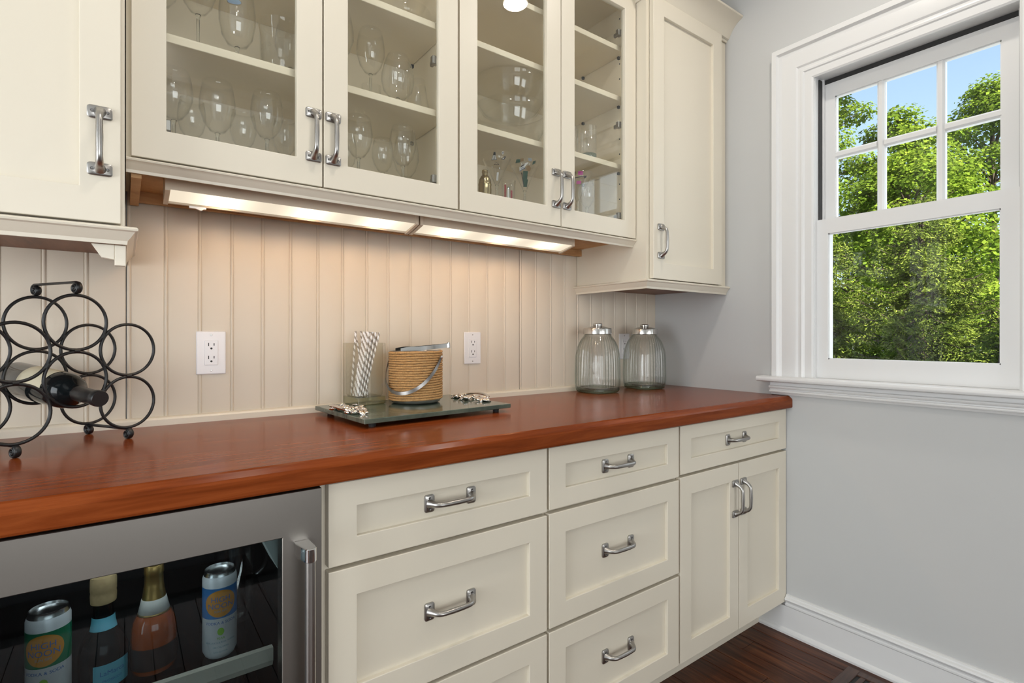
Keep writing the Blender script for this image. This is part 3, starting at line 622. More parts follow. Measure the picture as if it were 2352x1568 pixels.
MB().lathe([(0.0182,0.126),(0.0150,0.150),(0.0142,0.168),(0.0152,0.170),(0.0150,0.182),(0.0135,0.185),(0,0.186)], 28).obj('foil', GOLDF, t, smooth=True, ang=0.8)
t = thing('glass_mug', 'clear tall glass mug with round handle behind the blue can', 'mug', (-1.8900,-0.400,0.5562)); t['_local'] = 1
MB().lathe([(0,0.006),(0.034,0.0),(0.037,0.003),(0.038,0.16),(0.0375,0.200),(0.040,0.215),(0.0375,0.215),(0.0345,0.198),(0.0345,0.012),(0,0.010)], 32).obj('body', GLASS, t, smooth=True)
MB().tube([(0.037+0.026*math.sin(PI*k/16), 0, 0.115+0.036*math.cos(PI*k/16)) for k in range(17)], 0.0048, 10).obj('handle', GLASS, t, smooth=True)
t = thing('drink_bottle', 'clear glass bottle on the lower fridge shelf', 'bottle', (-1.9050,-0.5000,0.3052)); t['_local'] = 1
MB().lathe([(0,0.004),(0.028,0.0),(0.031,0.004),(0.031,0.12),(0.027,0.150),(0.0145,0.185),(0.0135,0.205)], 28).obj('body', GLASS, t, smooth=True)
MB().lathe([(0.0150,0.198),(0.0155,0.212),(0.0140,0.214),(0,0.214)], 24).obj('cap', ALU, t, smooth=True, ang=0.8)

# ------------------------------------------------------------------ wine rack
ZC = 0.919
pv = Vector((0.854,0.52,0)).normalized(); av = Vector((0.52,-0.854,0)).normalized()
F3 = Vector((-2.070,-0.179,0)); D = 0.1175; DEP = 0.142
rk = thing('wine_rack', 'black wrought iron ring wine rack on the worktop', 'wine rack', tuple(F3-pv*D*0.866-av*DEP/2+Vector((0,0,ZC))))
zb = ZC+0.0235+D/2; RW = 0.0033; CEN = {}
for nm, k, zz in (('R1',0,0),('R2',0,1),('M1',1,.5),('M2',1,1.5),('L1',2,0),('L2',2,1)):
    for pl in (0,1):
        c = F3-pv*k*D*0.866-av*DEP*pl+Vector((0,0,zb+zz*D)); CEN[nm,pl] = c
        rr = D/2-RW*0.6
        MB().tube([c+pv*rr*math.cos(2*PI*j/48)+Vector((0,0,rr*math.sin(2*PI*j/48))) for j in range(48)], RW, 8, closed=True, up=tuple(av)).obj('ring', IRON, rk, smooth=True)
for pl in (0,1):
    for (a,b) in (('R1','R2'),('M1','M2'),('L1','L2'),('R1','M1'),('R2','M1'),('R2','M2'),('L1','M1'),('L2','M1'),('L2','M2')):
        c = (CEN[a,pl]+CEN[b,pl])/2; d = (CEN[b,pl]-CEN[a,pl]).normalized()
        e = d.cross(av); MB().tube([c-e*0.005,c+e*0.005], 0.0046, 8).obj('clip', IRON, rk, smooth=True, ang=0.8)
def spiral(end, out, up, r0=0.0115, turns=1.9, n=36):
    """scroll that leaves 'end' tangentially along out and curls inwards"""
    c = end-up*r0; pts = []
    for i in range(n+1):
        k = i/n; t = 2*PI*turns*k; r = r0*(1-0.80*k)
        pts.append(c+up*r*math.cos(t)+out*r*math.sin(t))
    return pts
for nm in ('R1','L1'):
    a = CEN[nm,0]+Vector((0,0,-D/2-0.001)); b = CEN[nm,1]+Vector((0,0,-D/2-0.001))
    MB().tube([b,a], 0.0034, 8).obj('base_bar', IRON, rk, smooth=True)
    for (e, o) in ((a,av),(b,-av)):
        MB().tube(spiral(e, o, Vector((0,0,1)), 0.0112), 0.0062, 8, up=tuple(pv), flat=0.42).obj('foot', IRON, rk, smooth=True)
a = CEN['M2',0]+Vector((0,0,D/2+0.0245)); b = CEN['M2',1]+Vector((0,0,D/2+0.0245))
m_ = MB().tube(list(reversed(spiral(b,-av,Vector((0,0,1)),0.0118)))+[b+(a-b)*k/6 for k in range(1,6)]+spiral(a,av,Vector((0,0,1)),0.0118), 0.0062, 8, up=tuple(pv), flat=0.45)
m_.obj('handle', IRON, rk, smooth=True)
# bottle lying in the rack, neck towards the room
bc = (CEN['M1',0]+CEN['M1',1])/2
back = CEN['M1',1]+Vector((0,0,-D/2+2*RW+0.0385)); front = CEN['M1',0]+Vector((0,0,-D/2+2*RW+0.0235))
ax = (front-back).normalized(); mid = (front+back)/2; base = mid-ax*0.152
t = thing('wine_bottle', 'black wine bottle with cream label lying in the wine rack', 'bottle', tuple(base)); t['_local'] = 1
t.rotation_euler = ax.to_track_quat('Z','X').to_euler()
rb = 0.0375; pbb = [(0,0.012),(0.02,0.006),(rb*0.9,0),(rb,0.006),(rb,0.178),(rb*0.985,0.188),(rb*0.90,0.201),(rb*0.72,0.213),(rb*0.52,0.221),(0.0158,0.230)]
MB().lathe(pbb, 48).obj('body', DARKG, t, smooth=True, ang=0.9)
MB().lathe([(0.0160,0.226),(0.0155,0.24),(0.0148,0.285),(0.0162,0.287),(0.0166,0.292),(0.0166,0.300),(0.0155,0.303),(0,0.303)], 32).obj('capsule', mat('black_capsule', (0.012,0.012,0.013), 0.35), t, smooth=True, ang=0.8)
upl = t.rotation_euler.to_matrix().inverted() @ Vector((0,0,1)); ua = math.atan2(upl.y, upl.x)
wrap(*patch(0.110,0.088,28), rb, ua, 0.125, 0.0005).obj('label', mat('cream_label', (0.60,0.55,0.40), 0.6), t, smooth=True)

# ------------------------------------------------------------------ green tray with bucket, vase and straws
SLATE = mat('green_marble', (0.050,0.075,0.060), 0.16, coat=0.3, vary=(9,(1,3,1),(0.135,0.165,0.125),0.40,0.75))
tr = thing('serving_tray', 'dark green marble tray with silver shell handles on the worktop', 'tray', (-1.373,-0.195,ZC))
TA = math.radians(4); tc_ = Vector((-1.3735,-0.195,0))
def T2(x, y): c, s = math.cos(TA), math.sin(TA); return (tc_.x+x*c-y*s, tc_.y+x*s+y*c)
TW, TD = 0.2375, 0.1680
sl = MB().prism([T2(-TW,-TD),T2(TW,-TD),T2(TW,TD),T2(-TW,TD)], 'z', 0.9305, 0.943).obj('slab', SLATE, tr, bevel=0.0012)
for sx in (-1,1):
    for sy in (-1,1):
        px, py = T2(sx*(TW-0.035), sy*(TD-0.03)); MB().lathe([(0,0),(0.009,0),(0.0105,0.0115),(0,0.0115)], 16, (px,py,ZC)).obj('foot', DARK, tr, smooth=True, ang=0.6)
rs_ = random.Random(5)
def shell_handle(sx):
    m = MB()
    def blob(c, ax, rot):
        n, k = 10, 6; vs = []; fs = []
        for i in range(k+1):
            ph = PI*i/k
            for j in range(n):
                th = 2*PI*j/n; rr = 1+0.16*math.cos(5*th+i)
                v = Vector((ax[0]*math.sin(ph)*math.cos(th)*rr, ax[1]*math.sin(ph)*math.sin(th)*rr, ax[2]*math.cos(ph)))
                v.rotate(rot); vs.append(v+c)
        for i in range(k):
            for j in range(n): fs.append((i*n+j,i*n+(j+1)%n,(i+1)*n+(j+1)%n,(i+1)*n+j))
        m.add(vs, fs)
    from mathutils import Euler
    for i in range(34):                                     # overlapping shells and coral twigs
        v = (i+0.5)/34; y = -0.088+0.176*v; w = 0.030*(1-abs(2*v-1)**2)+0.008
        x = sx*(TW-0.030)+rs_.uniform(-w,w); px, py = T2(x, y)
        blob(Vector((px,py,0.9475+rs_.uniform(0,0.007)*(1-abs(2*v-1)))), (rs_.uniform(0.008,0.017),rs_.uniform(0.006,0.012),rs_.uniform(0.003,0.0055)), Euler((rs_.uniform(-0.5,0.5),rs_.uniform(-0.5,0.5),rs_.uniform(0,3.1))))
    pts = []                                                # raised grip loop on the outer side
    for k in range(15):
        a = PI*k/14; px, py = T2(sx*(TW-0.012+0.022*math.sin(a)), 0.062*math.cos(a)); pts.append((px,py,0.950+0.010*math.sin(a)))
    m.tube(pts, 0.0042, 8)
    return m.obj('handle', SILVER, tr, smooth=True)
shell_handle(-1); shell_handle(1)
# rope-wrapped ice bucket
bx, by, bz = -1.3430, -0.1400, 0.943
ib = thing('ice_bucket', 'jute rope wrapped ice bucket with a steel strap handle', 'bucket', (bx,by,bz))
ROPE = mat('jute_rope', (0.52,0.30,0.12), 0.85, vary=(220,None,(0.30,0.155,0.05),0.35,0.75), bump=(500,None,0.5))
turns = 20; seg = 132; nr = 8; rr0 = 0.0800; hr = 0.0037; vs = []; fs = []
tot = turns*seg
for i in range(tot+1):
    t_ = 2*PI*i/seg; z = 0.0070+hr+(i/seg)*0.00740; z += 0.0004*math.sin(3*t_+i*0.003)
    for k in range(nr):
        a = 2*PI*k/nr; tw = i*0.50; lob = 1+0.17*math.cos(3*(a)-tw)
        rr = rr0+hr*lob*math.cos(a); vs.append((bx+rr*math.cos(t_), by+rr*math.sin(t_), bz+z+hr*1.03*lob*math.sin(a)))
for i in range(tot):
    for k in range(nr): k2 = (k+1)%nr; fs.append((i*nr+k,i*nr+k2,(i+1)*nr+k2,(i+1)*nr+k))
MB().add(vs,fs).obj('rope_wrap', ROPE, ib, smooth=True)
MB().lathe([(0,0.0005),(0.066,0.0005),(0.0745,0.004),(0.0775,0.011),(0.0775,0.158),(0.0790,0.1605),(0.0770,0.1615),(0.0755,0.158),(0.0755,0.012),(0,0.010)], 56, (bx,by,bz)).obj('steel_liner', NICKEL, ib, smooth=True, ang=0.6)
ar = Vector((0.565,-0.822,0)).normalized(); fd = Vector((-0.822,-0.565,0)).normalized()
pz = bz+0.142; pts = []
for k in range(33):
    a = PI*k/32; pts.append(Vector((bx,by,pz))+ar*0.0880*math.cos(a)+(fd*0.0910+Vector((0,0,-0.1060)))*math.sin(a)**0.85 if 0 < k < 32 else Vector((bx,by,pz))+ar*0.0880*math.cos(a))
V_ = []; Fc = []
for i, p in enumerate(pts):
    tg = (pts[min(i+1,32)]-pts[max(i-1,0)]).normalized(); ctr = Vector((bx,by,p.z)); rad = (p-ctr); rad.z = 0; rad.normalize(); wd = tg.cross(rad).normalized()
    for (s, h) in ((-1,0),(1,0),(1,1),(-1,1)): V_.append(p+wd*0.0050*s+rad*0.0012*h)
for i in range(32):
    for k in range(4): Fc.append((i*4+k,i*4+(k+1)%4,(i+1)*4+(k+1)%4,(i+1)*4+k))
Fc += [(3,2,1,0),(128,129,130,131)]
MB().add(V_,Fc).obj('handle', STRAP, ib, smooth=True, ang=0.6)
for s in (-1,1):
    c = Vector((bx,by,pz))+ar*s*0.0835; MB().tube([c,c+ar*s*0.0075,c+ar*s*0.0095], [0.0055,0.0055,0.003], 16).obj('rivet', CHROME, ib, smooth=True, ang=0.7)
# ice tongs resting on the rim
tg = thing('ice_tongs', 'silver ice tongs resting across the rope bucket', 'tongs', (-1.325,-0.155,1.105))
A = Vector((-1.4080,-0.1520,1.1062)); B = Vector((-1.2400,-0.1620,1.1200)); d = (B-A).normalized(); sd = Vector((0,0,1)).cross(d).normalized(); up = d.cross(sd)*-1
if up.z < 0: up = -up
for s in (-1,1):
    V_ = []; Fc = []; N = 20
    for i in range(N+1):
        k = i/N; c = A+d*(B-A).length*k; gap = 0.0165*(1-k)**0.6+0.006; w = 0.0062+0.0022*math.sin(PI*min(1,k*3)) ; h = 0.0012
        o_ = sd*s*gap
        for (u_, v_) in ((-1,-1),(1,-1),(1,1),(-1,1)): V_.append(c+o_+sd*h*u_+up*w*v_)
    for i in range(N):
        for k in range(4): Fc.append((i*4+k,i*4+(k+1)%4,(i+1)*4+(k+1)%4,(i+1)*4+k))
    Fc += [(3,2,1,0),(4*N,4*N+1,4*N+2,4*N+3)]
    MB().add(V_,Fc).obj('arm', CHROME, tg)
    V_ = []
for k in range(2): pass
q = [B+sd*0.0072*math.cos(PI*k/10)+d*0.0072*math.sin(PI*k/10) for k in range(11)]
V_ = []; Fc = []
for i, p in enumerate(q):
    o_ = (p-B).normalized()
    for (u_, v_) in ((0,-1),(0.0016,-1),(0.0016,1),(0,1)): V_.append(p-o_*u_+up*0.0085*v_)
for i in range(10):
    for k in range(4): Fc.append((i*4+k,i*4+(k+1)%4,(i+1)*4+(k+1)%4,(i+1)*4+k))
Fc += [(3,2,1,0),(40,41,42,43)]
MB().add(V_,Fc).obj('spring_bend', CHROME, tg)
# glass vase with paper straws
va = math.radians(7); vc = Vector((-1.4860,-0.0800,0.943)); hw = 0.0480; VH = 0.186
vz = thing('glass_vase', 'square clear glass vase holding striped paper straws', 'vase', tuple(vc), None, va); vz['_local'] = 1
def sq(a, r=0.006, n=4):
    out = []
    for (cx_,cy_,a0) in ((1,1,0),(-1,1,1),(-1,-1,2),(1,-1,3)):
        for k in range(n): t = (a0+k/(n-1))*PI/2; out.append((cx_*(a-r)+r*math.cos(t), cy_*(a-r)+r*math.sin(t)))
    return out
def square_loft(levels):
    vs = []; fs = []; n = 16
    for (a, z) in levels: vs += [(p[0],p[1],z) for p in sq(a, min(0.006,a*0.5))]
    for i in range(len(levels)-1): fs += [(i*n+k,i*n+(k+1)%n,(i+1)*n+(k+1)%n,(i+1)*n+k) for k in range(n)]
    fs.append(tuple(range(n-1,-1,-1))); fs.append(tuple((len(levels)-1)*n+k for k in range(n)))
    return MB().add(vs, fs)
square_loft([(hw,0.024),(hw,VH-0.002),(hw-0.001,VH),(hw-0.005,VH),(hw-0.006,VH-0.002),(hw-0.0065,0.030),(hw-0.010,0.0245)]).obj('body', VASEG, vz, smooth=True, ang=0.6)
square_loft([(hw-0.003,0.0005),(hw,0.003),(hw,0.0238)]).obj('base', VASEB, vz, smooth=True, ang=0.6)
def straw_mat():
    m = mat('striped_paper', (0.8,0.79,0.78), 0.7); t = m.node_tree; p = t.nodes['Principled BSDF']
    tc = t.nodes.new('ShaderNodeTexCoord'); sp = t.nodes.new('ShaderNodeSeparateXYZ'); t.links.new(tc.outputs['Object'], sp.inputs[0])
    def mth(op, a, b=None):
        n = t.nodes.new('ShaderNodeMath'); n.operation = op
        for i, x in enumerate((a,b)):
            if x is None: continue
            if isinstance(x,(int,float)): n.inputs[i].default_value = x
            else: t.links.new(x, n.inputs[i])
        return n.outputs[0]
    a = mth('DIVIDE', mth('ARCTAN2', sp.outputs[1], sp.outputs[0]), 2*PI)
    fr = mth('FRACT', mth('ADD', a, mth('MULTIPLY', sp.outputs[2], 52.0)))
    st = mth('GREATER_THAN', fr, 0.56)
    mx = t.nodes.new('ShaderNodeMix'); mx.data_type = 'RGBA'; t.links.new(st, mx.inputs[0])
    mx.inputs[6].default_value = (0.88,0.87,0.86,1); mx.inputs[7].default_value = (0.36,0.31,0.26,1)
    t.links.new(mx.outputs[2], p.inputs['Base Color']); return m
STRAW = MB().lathe([(0.0024,0),(0.0030,0),(0.0030,0.197),(0.0024,0.197),(0.0024,0)], 14).mesh('paper_straw', straw_mat(), smooth=True, ang=0.8)
vR = Matrix.Rotation(va, 3, 'Z'); zf = 0.943+0.0262
spots = []
for i in range(4):
    for j in range(4):
        if (i,j) in ((3,3),): continue
        spots.append(((-0.034+0.0078*i, -0.020+0.0080*j), (0.002+0.0118*i, -0.024+0.0095*j)))
spots += [((-0.034,0.018),(-0.014,0.028)), ((0.008,-0.004),(-0.012,0.036)), ((0.020,0.016),(0.006,0.034))]
words = {15:'striped paper straw standing furthest left in the glass vase',16:'striped paper straw whose foot stands in the middle of the vase',17:'striped paper straw whose foot stands near the right side of the vase'}
for i, (a, b) in enumerate(spots):
    p0 = vR @ Vector((a[0],a[1],0)); p1 = vR @ Vector((b[0],b[1],0)); run = math.hypot(*(p1-p0).xy); dv = Vector((p1.x-p0.x,p1.y-p0.y,math.sqrt(0.197**2-run**2))).normalized()
    o = link('paper_straw', STRAW, None, (vc.x+p0.x, vc.y+p0.y, zf), (dv.to_track_quat('Z','Y') @ Matrix.Rotation(i*2.4,3,'Z').to_quaternion()).to_euler())
    tag(o, words.get(i,'grey and white striped paper straw in the right-leaning bundle'), 'straw', 'paper straws in the vase')

# ------------------------------------------------------------------ ribbed glass jars
def jar(label, x, y, rot):
    t = thing('glass_jar', label, 'jar', (x,y,ZC), 'ribbed glass jars'); t['_local'] = 1; t.rotation_euler = (0,0,rot)
    A_ = [(0.012,0.0775,3.4),(0.03,0.0812,3.4),(0.06,0.0820,3.4),(0.09,0.0815,3.4),(0.12,0.0810,3.4),(0.15,0.0795,3.4),(0.175,0.0765,3.2),(0.195,0.0720,2.9),(0.210,0.0670,2.6),(0.222,0.0615,2.3),(0.232,0.0560,2.1),(0.243,0.0530,2.0)]
    zz = np.linspace(0.012,0.243,34); aa = np.interp(zz,[p[0] for p in A_],[p[1] for p in A_]); nn = np.interp(zz,[p[0] for p in A_],[p[2] for p in A_])
    n = 336; th = np.arange(n)*2*PI/n; vs = []; fs = []
    def ring(a, e, z, rib): 
        r = a*(np.abs(np.cos(th))**e+np.abs(np.sin(th))**e)**(-1/e); r = r-rib*0.0036*(0.5-0.5*np.cos(36*th))**0.7; return np.stack([r*np.cos(th),r*np.sin(th),np.full(n,z)],1)
    lv = [ring(a,e,z,min(1,max(0,(0.236-z)/0.03))*min(1,(z-0.006)/0.03)) for z,a,e in zip(zz,aa,nn)]
    lv += [ring(a-0.0035,e,z,0) for z,a,e in list(zip(zz,aa,nn))[::-1]]
    for L_ in lv: vs += [tuple(p) for p in L_]
    for i in range(len(lv)-1): fs += [(i*n+k,i*n+(k+1)%n,(i+1)*n+(k+1)%n,(i+1)*n+k) for k in range(n)]
    MB().add(vs,fs).obj('body', JARR, t, smooth=True)
    vs = []; fs = []; n2 = 96; t2 = np.arange(n2)*2*PI/n2
    lev = [(0.066,0.0008),(0.0725,0.003),(0.0770,0.0105),(0.0745,0.0220),(0.066,0.0240),(0.045,0.0150)]
    for (a,z) in lev:
        r = a*(np.abs(np.cos(t2))**3.4+np.abs(np.sin(t2))**3.4)**(-1/3.4); vs += [(r[k]*math.cos(t2[k]),r[k]*math.sin(t2[k]),z) for k in range(n2)]
    for i in range(len(lev)-1): fs += [(i*n2+k,i*n2+(k+1)%n2,(i+1)*n2+(k+1)%n2,(i+1)*n2+k) for k in range(n2)]
    fs += [tuple(range(n2-1,-1,-1)), tuple((len(lev)-1)*n2+k for k in range(n2))]
    MB().add(vs,fs).obj('base', JARB, t, smooth=True, ang=0.8)
    l = MB().lathe([(0.052,0.2415),(0.0570,0.2380),(0.0585,0.2395),(0.0585,0.2590),(0.0572,0.2622),(0.0545,0.2634),(0.046,0.2640),(0.030,0.2695),(0.019,0.2725)], 64).obj('lid', LIDM, t, smooth=True, ang=0.7)
    MB().lathe([(0.0175,0.2718),(0.0180,0.2735),(0.0188,0.2750),(0.0188,0.2800),(0.0170,0.2822),(0,0.2830)], 40).obj('knob', LIDM, l, smooth=True, ang=0.8)
jar('ribbed clear glass jar with steel lid, further from the window', -0.5085, -0.1100, 0.05)
jar('ribbed clear glass jar with steel lid, nearer the window wall', -0.2230, -0.1170, -0.12)

# ------------------------------------------------------------------ glassware behind the doors
GC = {}
def glass_parts(key):
    """bowl, stem, foot profiles of each kind of glass (radius, height)"""
    if key in GC: return GC[key]
    kinds = {
     'wine':    dict(H=0.215, zb=0.100, b=[(0.004,0.0),(0.016,0.006),(0.029,0.024),(0.0375,0.050),(0.0385,0.070),(0.0355,0.095),(0.0315,0.115)], foot=0.034),
     'tall':    dict(H=0.225, zb=0.100, b=[(0.004,0.0),(0.016,0.005),(0.030,0.024),(0.0400,0.055),(0.0400,0.078),(0.0360,0.105),(0.0325,0.125)], foot=0.036),
     'white':   dict(H=0.200, zb=0.098, b=[(0.004,0.0),(0.014,0.006),(0.025,0.022),(0.0320,0.046),(0.0320,0.064),(0.0295,0.085),(0.0265,0.102)], foot=0.031),
     'snifter': dict(H=0.152, zb=0.030, b=[(0.005,0.0),(0.024,0.004),(0.041,0.022),(0.0475,0.048),(0.0465,0.068),(0.040,0.095),(0.0305,0.122)], foot=0.034),
     'goblet':  dict(H=0.200, zb=0.050, b=[(0.006,0.0),(0.022,0.006),(0.034,0.026),(0.0405,0.060),(0.0410,0.085),(0.0375,0.120),(0.0350,0.150)], foot=0.038),
     'martini': dict(H=0.205, zb=0.105, b=[(0.003,0.0),(0.008,0.006),(0.022,0.036),(0.041,0.072),(0.0560,0.100)], foot=0.038),
    }
    k = kinds[key]; out = []
    b = k['b']; o = [(r, k['zb']+z) for r, z in b]; i_ = [(max(r-0.0011,0.0), k['zb']+z+0.0012) for r, z in b[::-1]]; i_[0] = (b[-1][0]-0.0009, k['zb']+b[-1][1]+0.0002); i_[-1] = (0.0, k['zb']+0.004)
    out.append(('bowl', MB().lathe(o+i_, 40).mesh('bowl', GLASS, smooth=True)))
    zs_ = k['zb']
    out.append(('stem', MB().lathe([(0.0075,0.0045),(0.0042,0.014),(0.0034,zs_*0.5),(0.0036,zs_-0.008),(0.0062,zs_+0.0015),(0.0,zs_+0.002)], 16).mesh('stem', SOLID, smooth=True)))
    out.append(('foot', MB().lathe([(0.0,0.0004),(k['foot'],0.0),(k['foot'],0.0014),(0.012,0.0036),(0.0075,0.0048),(0.0,0.005)], 36).mesh('foot', SOLID, smooth=True, ang=0.8)))
    GC[key] = out; return out
def stemware(key, name, label, x, y, z, group='stemmed glasses behind the glass doors'):
    t = thing(name, label, 'glass', (x,y,z), group); t['_local'] = 1
    for nm, me in glass_parts(key): link(nm, me, t)
    return t
ZF1, ZS1, ZS2 = 1.5452, 1.8052, 1.8002
stemware('wine','wine_glass','wine glass at the left edge of the lowest shelf, first glass door', -1.985,-0.205,ZF1)
stemware('tall','wine_glass','tall wine glass near the middle of the lowest shelf, first glass door', -1.893,-0.175,ZF1)
stemware('wine','wine_glass','wine glass near the handle on the lowest shelf, first glass door', -1.787,-0.205,ZF1)
stemware('white','wine_glass','smaller wine glass set back on the left, lowest shelf, first glass door', -1.940,-0.095,ZF1)
stemware('white','wine_glass','smaller wine glass set back behind the reflection, lowest shelf, first glass door', -1.822,-0.090,ZF1)
stemware('white','wine_glass','smaller wine glass set back at the right, lowest shelf, first glass door', -1.720,-0.100,ZF1)
stemware('wine','wine_glass','wine glass on the upper shelf left of the goblet with a blue crest', -1.937,-0.205,ZS1)
stemware('tall','wine_glass','wine glass at the far left of the upper shelf, first glass door', -2.010,-0.190,ZS1)
stemware('tall','wine_glass','tall glass standing behind the pitcher on the upper shelf', -1.700,-0.075,ZS1)
gb = stemware('goblet','beer_goblet','stemmed beer goblet with a blue crest on the upper shelf', -1.854,-0.205,ZS1)
CREST = mat('crest_blue', (0.20,0.30,0.42), 0.5); CRESTG = mat('crest_gold', (0.22,0.17,0.10), 0.4)
wrap(*oval(0.0165,0.0090), 0.0412, math.radians(-108), 0.140, 0.0006).obj('crest', CRESTG, gb); wrap(*oval(0.0145,0.0070), 0.0412, math.radians(-108), 0.140, 0.0010).obj('crest', CREST, gb)
def pot(name, label, cat, x, y, z, prof, m=None, group=None, n=40):
    t = thing(name, label, cat, (x,y,z), group); t['_local'] = 1
    MB().lathe(prof, n).obj('body', m or GLASS, t, smooth=True); return t
def tumbler(r0, r1, h, w=0.0022, b=0.008): return [(0,0.0005),(r0-0.002,0.0),(r0,0.002),(r1,h),(r1-w*0.5,h+0.0005),(r1-w,h-0.001),(r0-w,b),(0,b)]
t = pot('glass_pitcher','wide clear glass pitcher at the right end of the upper shelf','pitcher',-1.750,-0.190,ZS1,tumbler(0.046,0.055,0.145))
MB().tube([(0.053,0.0,0.118),(0.075,0,0.125),(0.088,0,0.105),(0.086,0,0.07),(0.070,0,0.04),(0.048,0,0.032)],0.005,10).obj('handle', GLASS, t, smooth=True); t.rotation_euler = (0,0,1.9)
# second door
stemware('wine','wine_glass','wine glass at the left of the lowest shelf, second glass door', -1.550,-0.205,ZF1)
stemware('white','wine_glass','small wine glass set back in the middle, lowest shelf, second glass door', -1.446,-0.125,ZF1)
stemware('wine','wine_glass','wine glass right of the middle on the lowest shelf, second glass door', -1.421,-0.215,ZF1)
stemware('tall','wine_glass','wine glass set back at the right, lowest shelf, second glass door', -1.362,-0.110,ZF1)
stemware('white','wine_glass','wine glass standing behind the others at the left, lowest shelf, second glass door', -1.545,-0.085,ZF1)
stemware('tall','wine_glass','tall stemmed glass on the middle shelf left of the snifter', -1.503,-0.175,ZS1)
stemware('snifter','brandy_snifter','round brandy snifter on the middle shelf, second glass door', -1.440,-0.222,ZS1)
pot('tumbler','small tumbler between the stemmed glass and the snifter','glass',-1.470,-0.095,ZS1,tumbler(0.026,0.031,0.105),group='tumblers')
pot('tumbler','tapered clear glass right of the snifter','glass',-1.354,-0.175,ZS1,[(0,0.0005),(0.036,0),(0.039,0.003),(0.038,0.030),(0.030,0.075),(0.0235,0.125),(0.0222,0.1255),(0.0215,0.124),(0.028,0.075),(0.0355,0.030),(0.036,0.009),(0,0.008)],group='tumblers')
stemware('tall','wine_glass','large wine glass at the left edge of the middle shelf, second glass door', -1.606,-0.205,ZS1)
pot('glass_bowl','clear round glass bowl on the high shelf, second glass door','bowl',-1.400,-0.170,2.0582,[(0,0.004),(0.035,0),(0.040,0.003),(0.070,0.025),(0.085,0.060),(0.083,0.061),(0.068,0.028),(0.036,0.008),(0,0.007)],group='glass bowls')
# third door
bowl = lambda R,h: [(0,0.003),(R*0.45,0),(R*0.50,0.003),(R*0.74,h*0.16),(R*0.91,h*0.45),(R*0.985,h*0.80),(R,h),(R-0.003,h+0.001),(R-0.006,h*0.97),(R*0.985-0.005,h*0.80),(R*0.91-0.005,h*0.46),(R*0.73-0.004,h*0.19),(R*0.44,0.010),(0,0.009)]
pot('punch_bowl','large clear glass punch bowl sitting on the shelf, third glass door','bowl',-0.985,-0.151,ZS2,bowl(0.134,0.140),group='glass punch bowls',n=64)
pot('punch_bowl','large clear glass punch bowl nested inside the lower one','bowl',-0.985,-0.151,ZS2+0.112,bowl(0.132,0.122),group='glass punch bowls',n=64)
PB = mat('paint_black', (0.01,0.01,0.01), 0.4); PW = mat('paint_white', (0.75,0.75,0.74), 0.4); PG = mat('paint_green', (0.006,0.07,0.035), 0.4); PT = mat('paint_tan', (0.26,0.15,0.05), 0.4); PBL = mat('paint_blue', (0.03,0.09,0.30), 0.4); PP = mat('paint_pink', (0.62,0.10,0.38), 0.4); PR = mat('paint_red', (0.35,0.02,0.03), 0.4); PGR = mat('paint_grey', (0.30,0.33,0.35), 0.4)
coner = lambda z: float(np.interp(z, [0.105,0.111,0.141,0.177,0.205], [0.003,0.008,0.022,0.041,0.056]))
def art(parent, polys, ang):
    for (pts, m, e) in polys:
        n = len(pts); c = (sum(p[0] for p in pts)/n, sum(p[1] for p in pts)/n); v = [(c[0],c[1],0)]; f = []
        for k in range(n):                                   # subdivide so the artwork follows the cone
            a, b = pts[k], pts[(k+1)%n]
            for j in range(3): v.append((a[0]+(b[0]-a[0])*j/3, a[1]+(b[1]-a[1])*j/3, 0))
        N = len(v)-1; f = [(0,1+i,1+(i+1)%N) for i in range(N)]
        wrap(v, f, coner, ang, 0.0, 0.0010+e).obj('painted_motif', m, parent)
el = lambda x,y,a,b,n=10: [(x+a*math.cos(2*PI*k/n), y+b*math.sin(2*PI*k/n)) for k in range(n)]
mg = stemware('martini','martini_glass','martini glass painted with a dress, a shoe and a hanger', -1.080,-0.205,1.5452,'painted martini glasses')
art(mg, [([(-0.022,0.176),(-0.004,0.176),(-0.009,0.190),(-0.010,0.198),(-0.016,0.198),(-0.017,0.190)],PB,0),([(-0.0205,0.1773),(-0.0055,0.1773),(-0.0100,0.1895),(-0.0160,0.1895)],PW,0.0004),
 ([(-0.0150,0.178),(-0.0140,0.178),(-0.0133,0.189),(-0.0138,0.189)],PB,0.0008),([(-0.0110,0.178),(-0.0100,0.178),(-0.0118,0.189),(-0.0123,0.189)],PB,0.0008),
 ([(0.008,0.179),(0.020,0.179),(0.026,0.188),(0.022,0.189),(0.016,0.183)],PB,0),([(0.0125,0.1805),(0.0180,0.1805),(0.0215,0.1860),(0.0170,0.1830)],PW,0.0004),
 (el(0.014,0.197,0.0035,0.0045),PW,0),(el(0.014,0.197,0.0016,0.0024),PB,0.0004),([(-0.014,0.163),(0.004,0.163),(0.0035,0.1642),(-0.0135,0.1642)],PB,0),([(-0.014,0.1635),(-0.005,0.1695),(-0.0045,0.1685),(-0.0125,0.1630)],PB,0),([(0.004,0.1635),(-0.005,0.1695),(-0.0055,0.1685),(0.0025,0.1630)],PB,0),
 (el(-0.018,0.157,0.0018,0.0022,8),PW,0),(el(0.006,0.154,0.0018,0.0024,8),PW,0),([(-0.003,0.118),(0.003,0.118),(0.004,0.142),(-0.002,0.142)],PW,0)], math.radians(-118))
mg = stemware('martini','martini_glass','martini glass painted with a white boat and green patches', -0.962,-0.205,1.5452,'painted martini glasses')
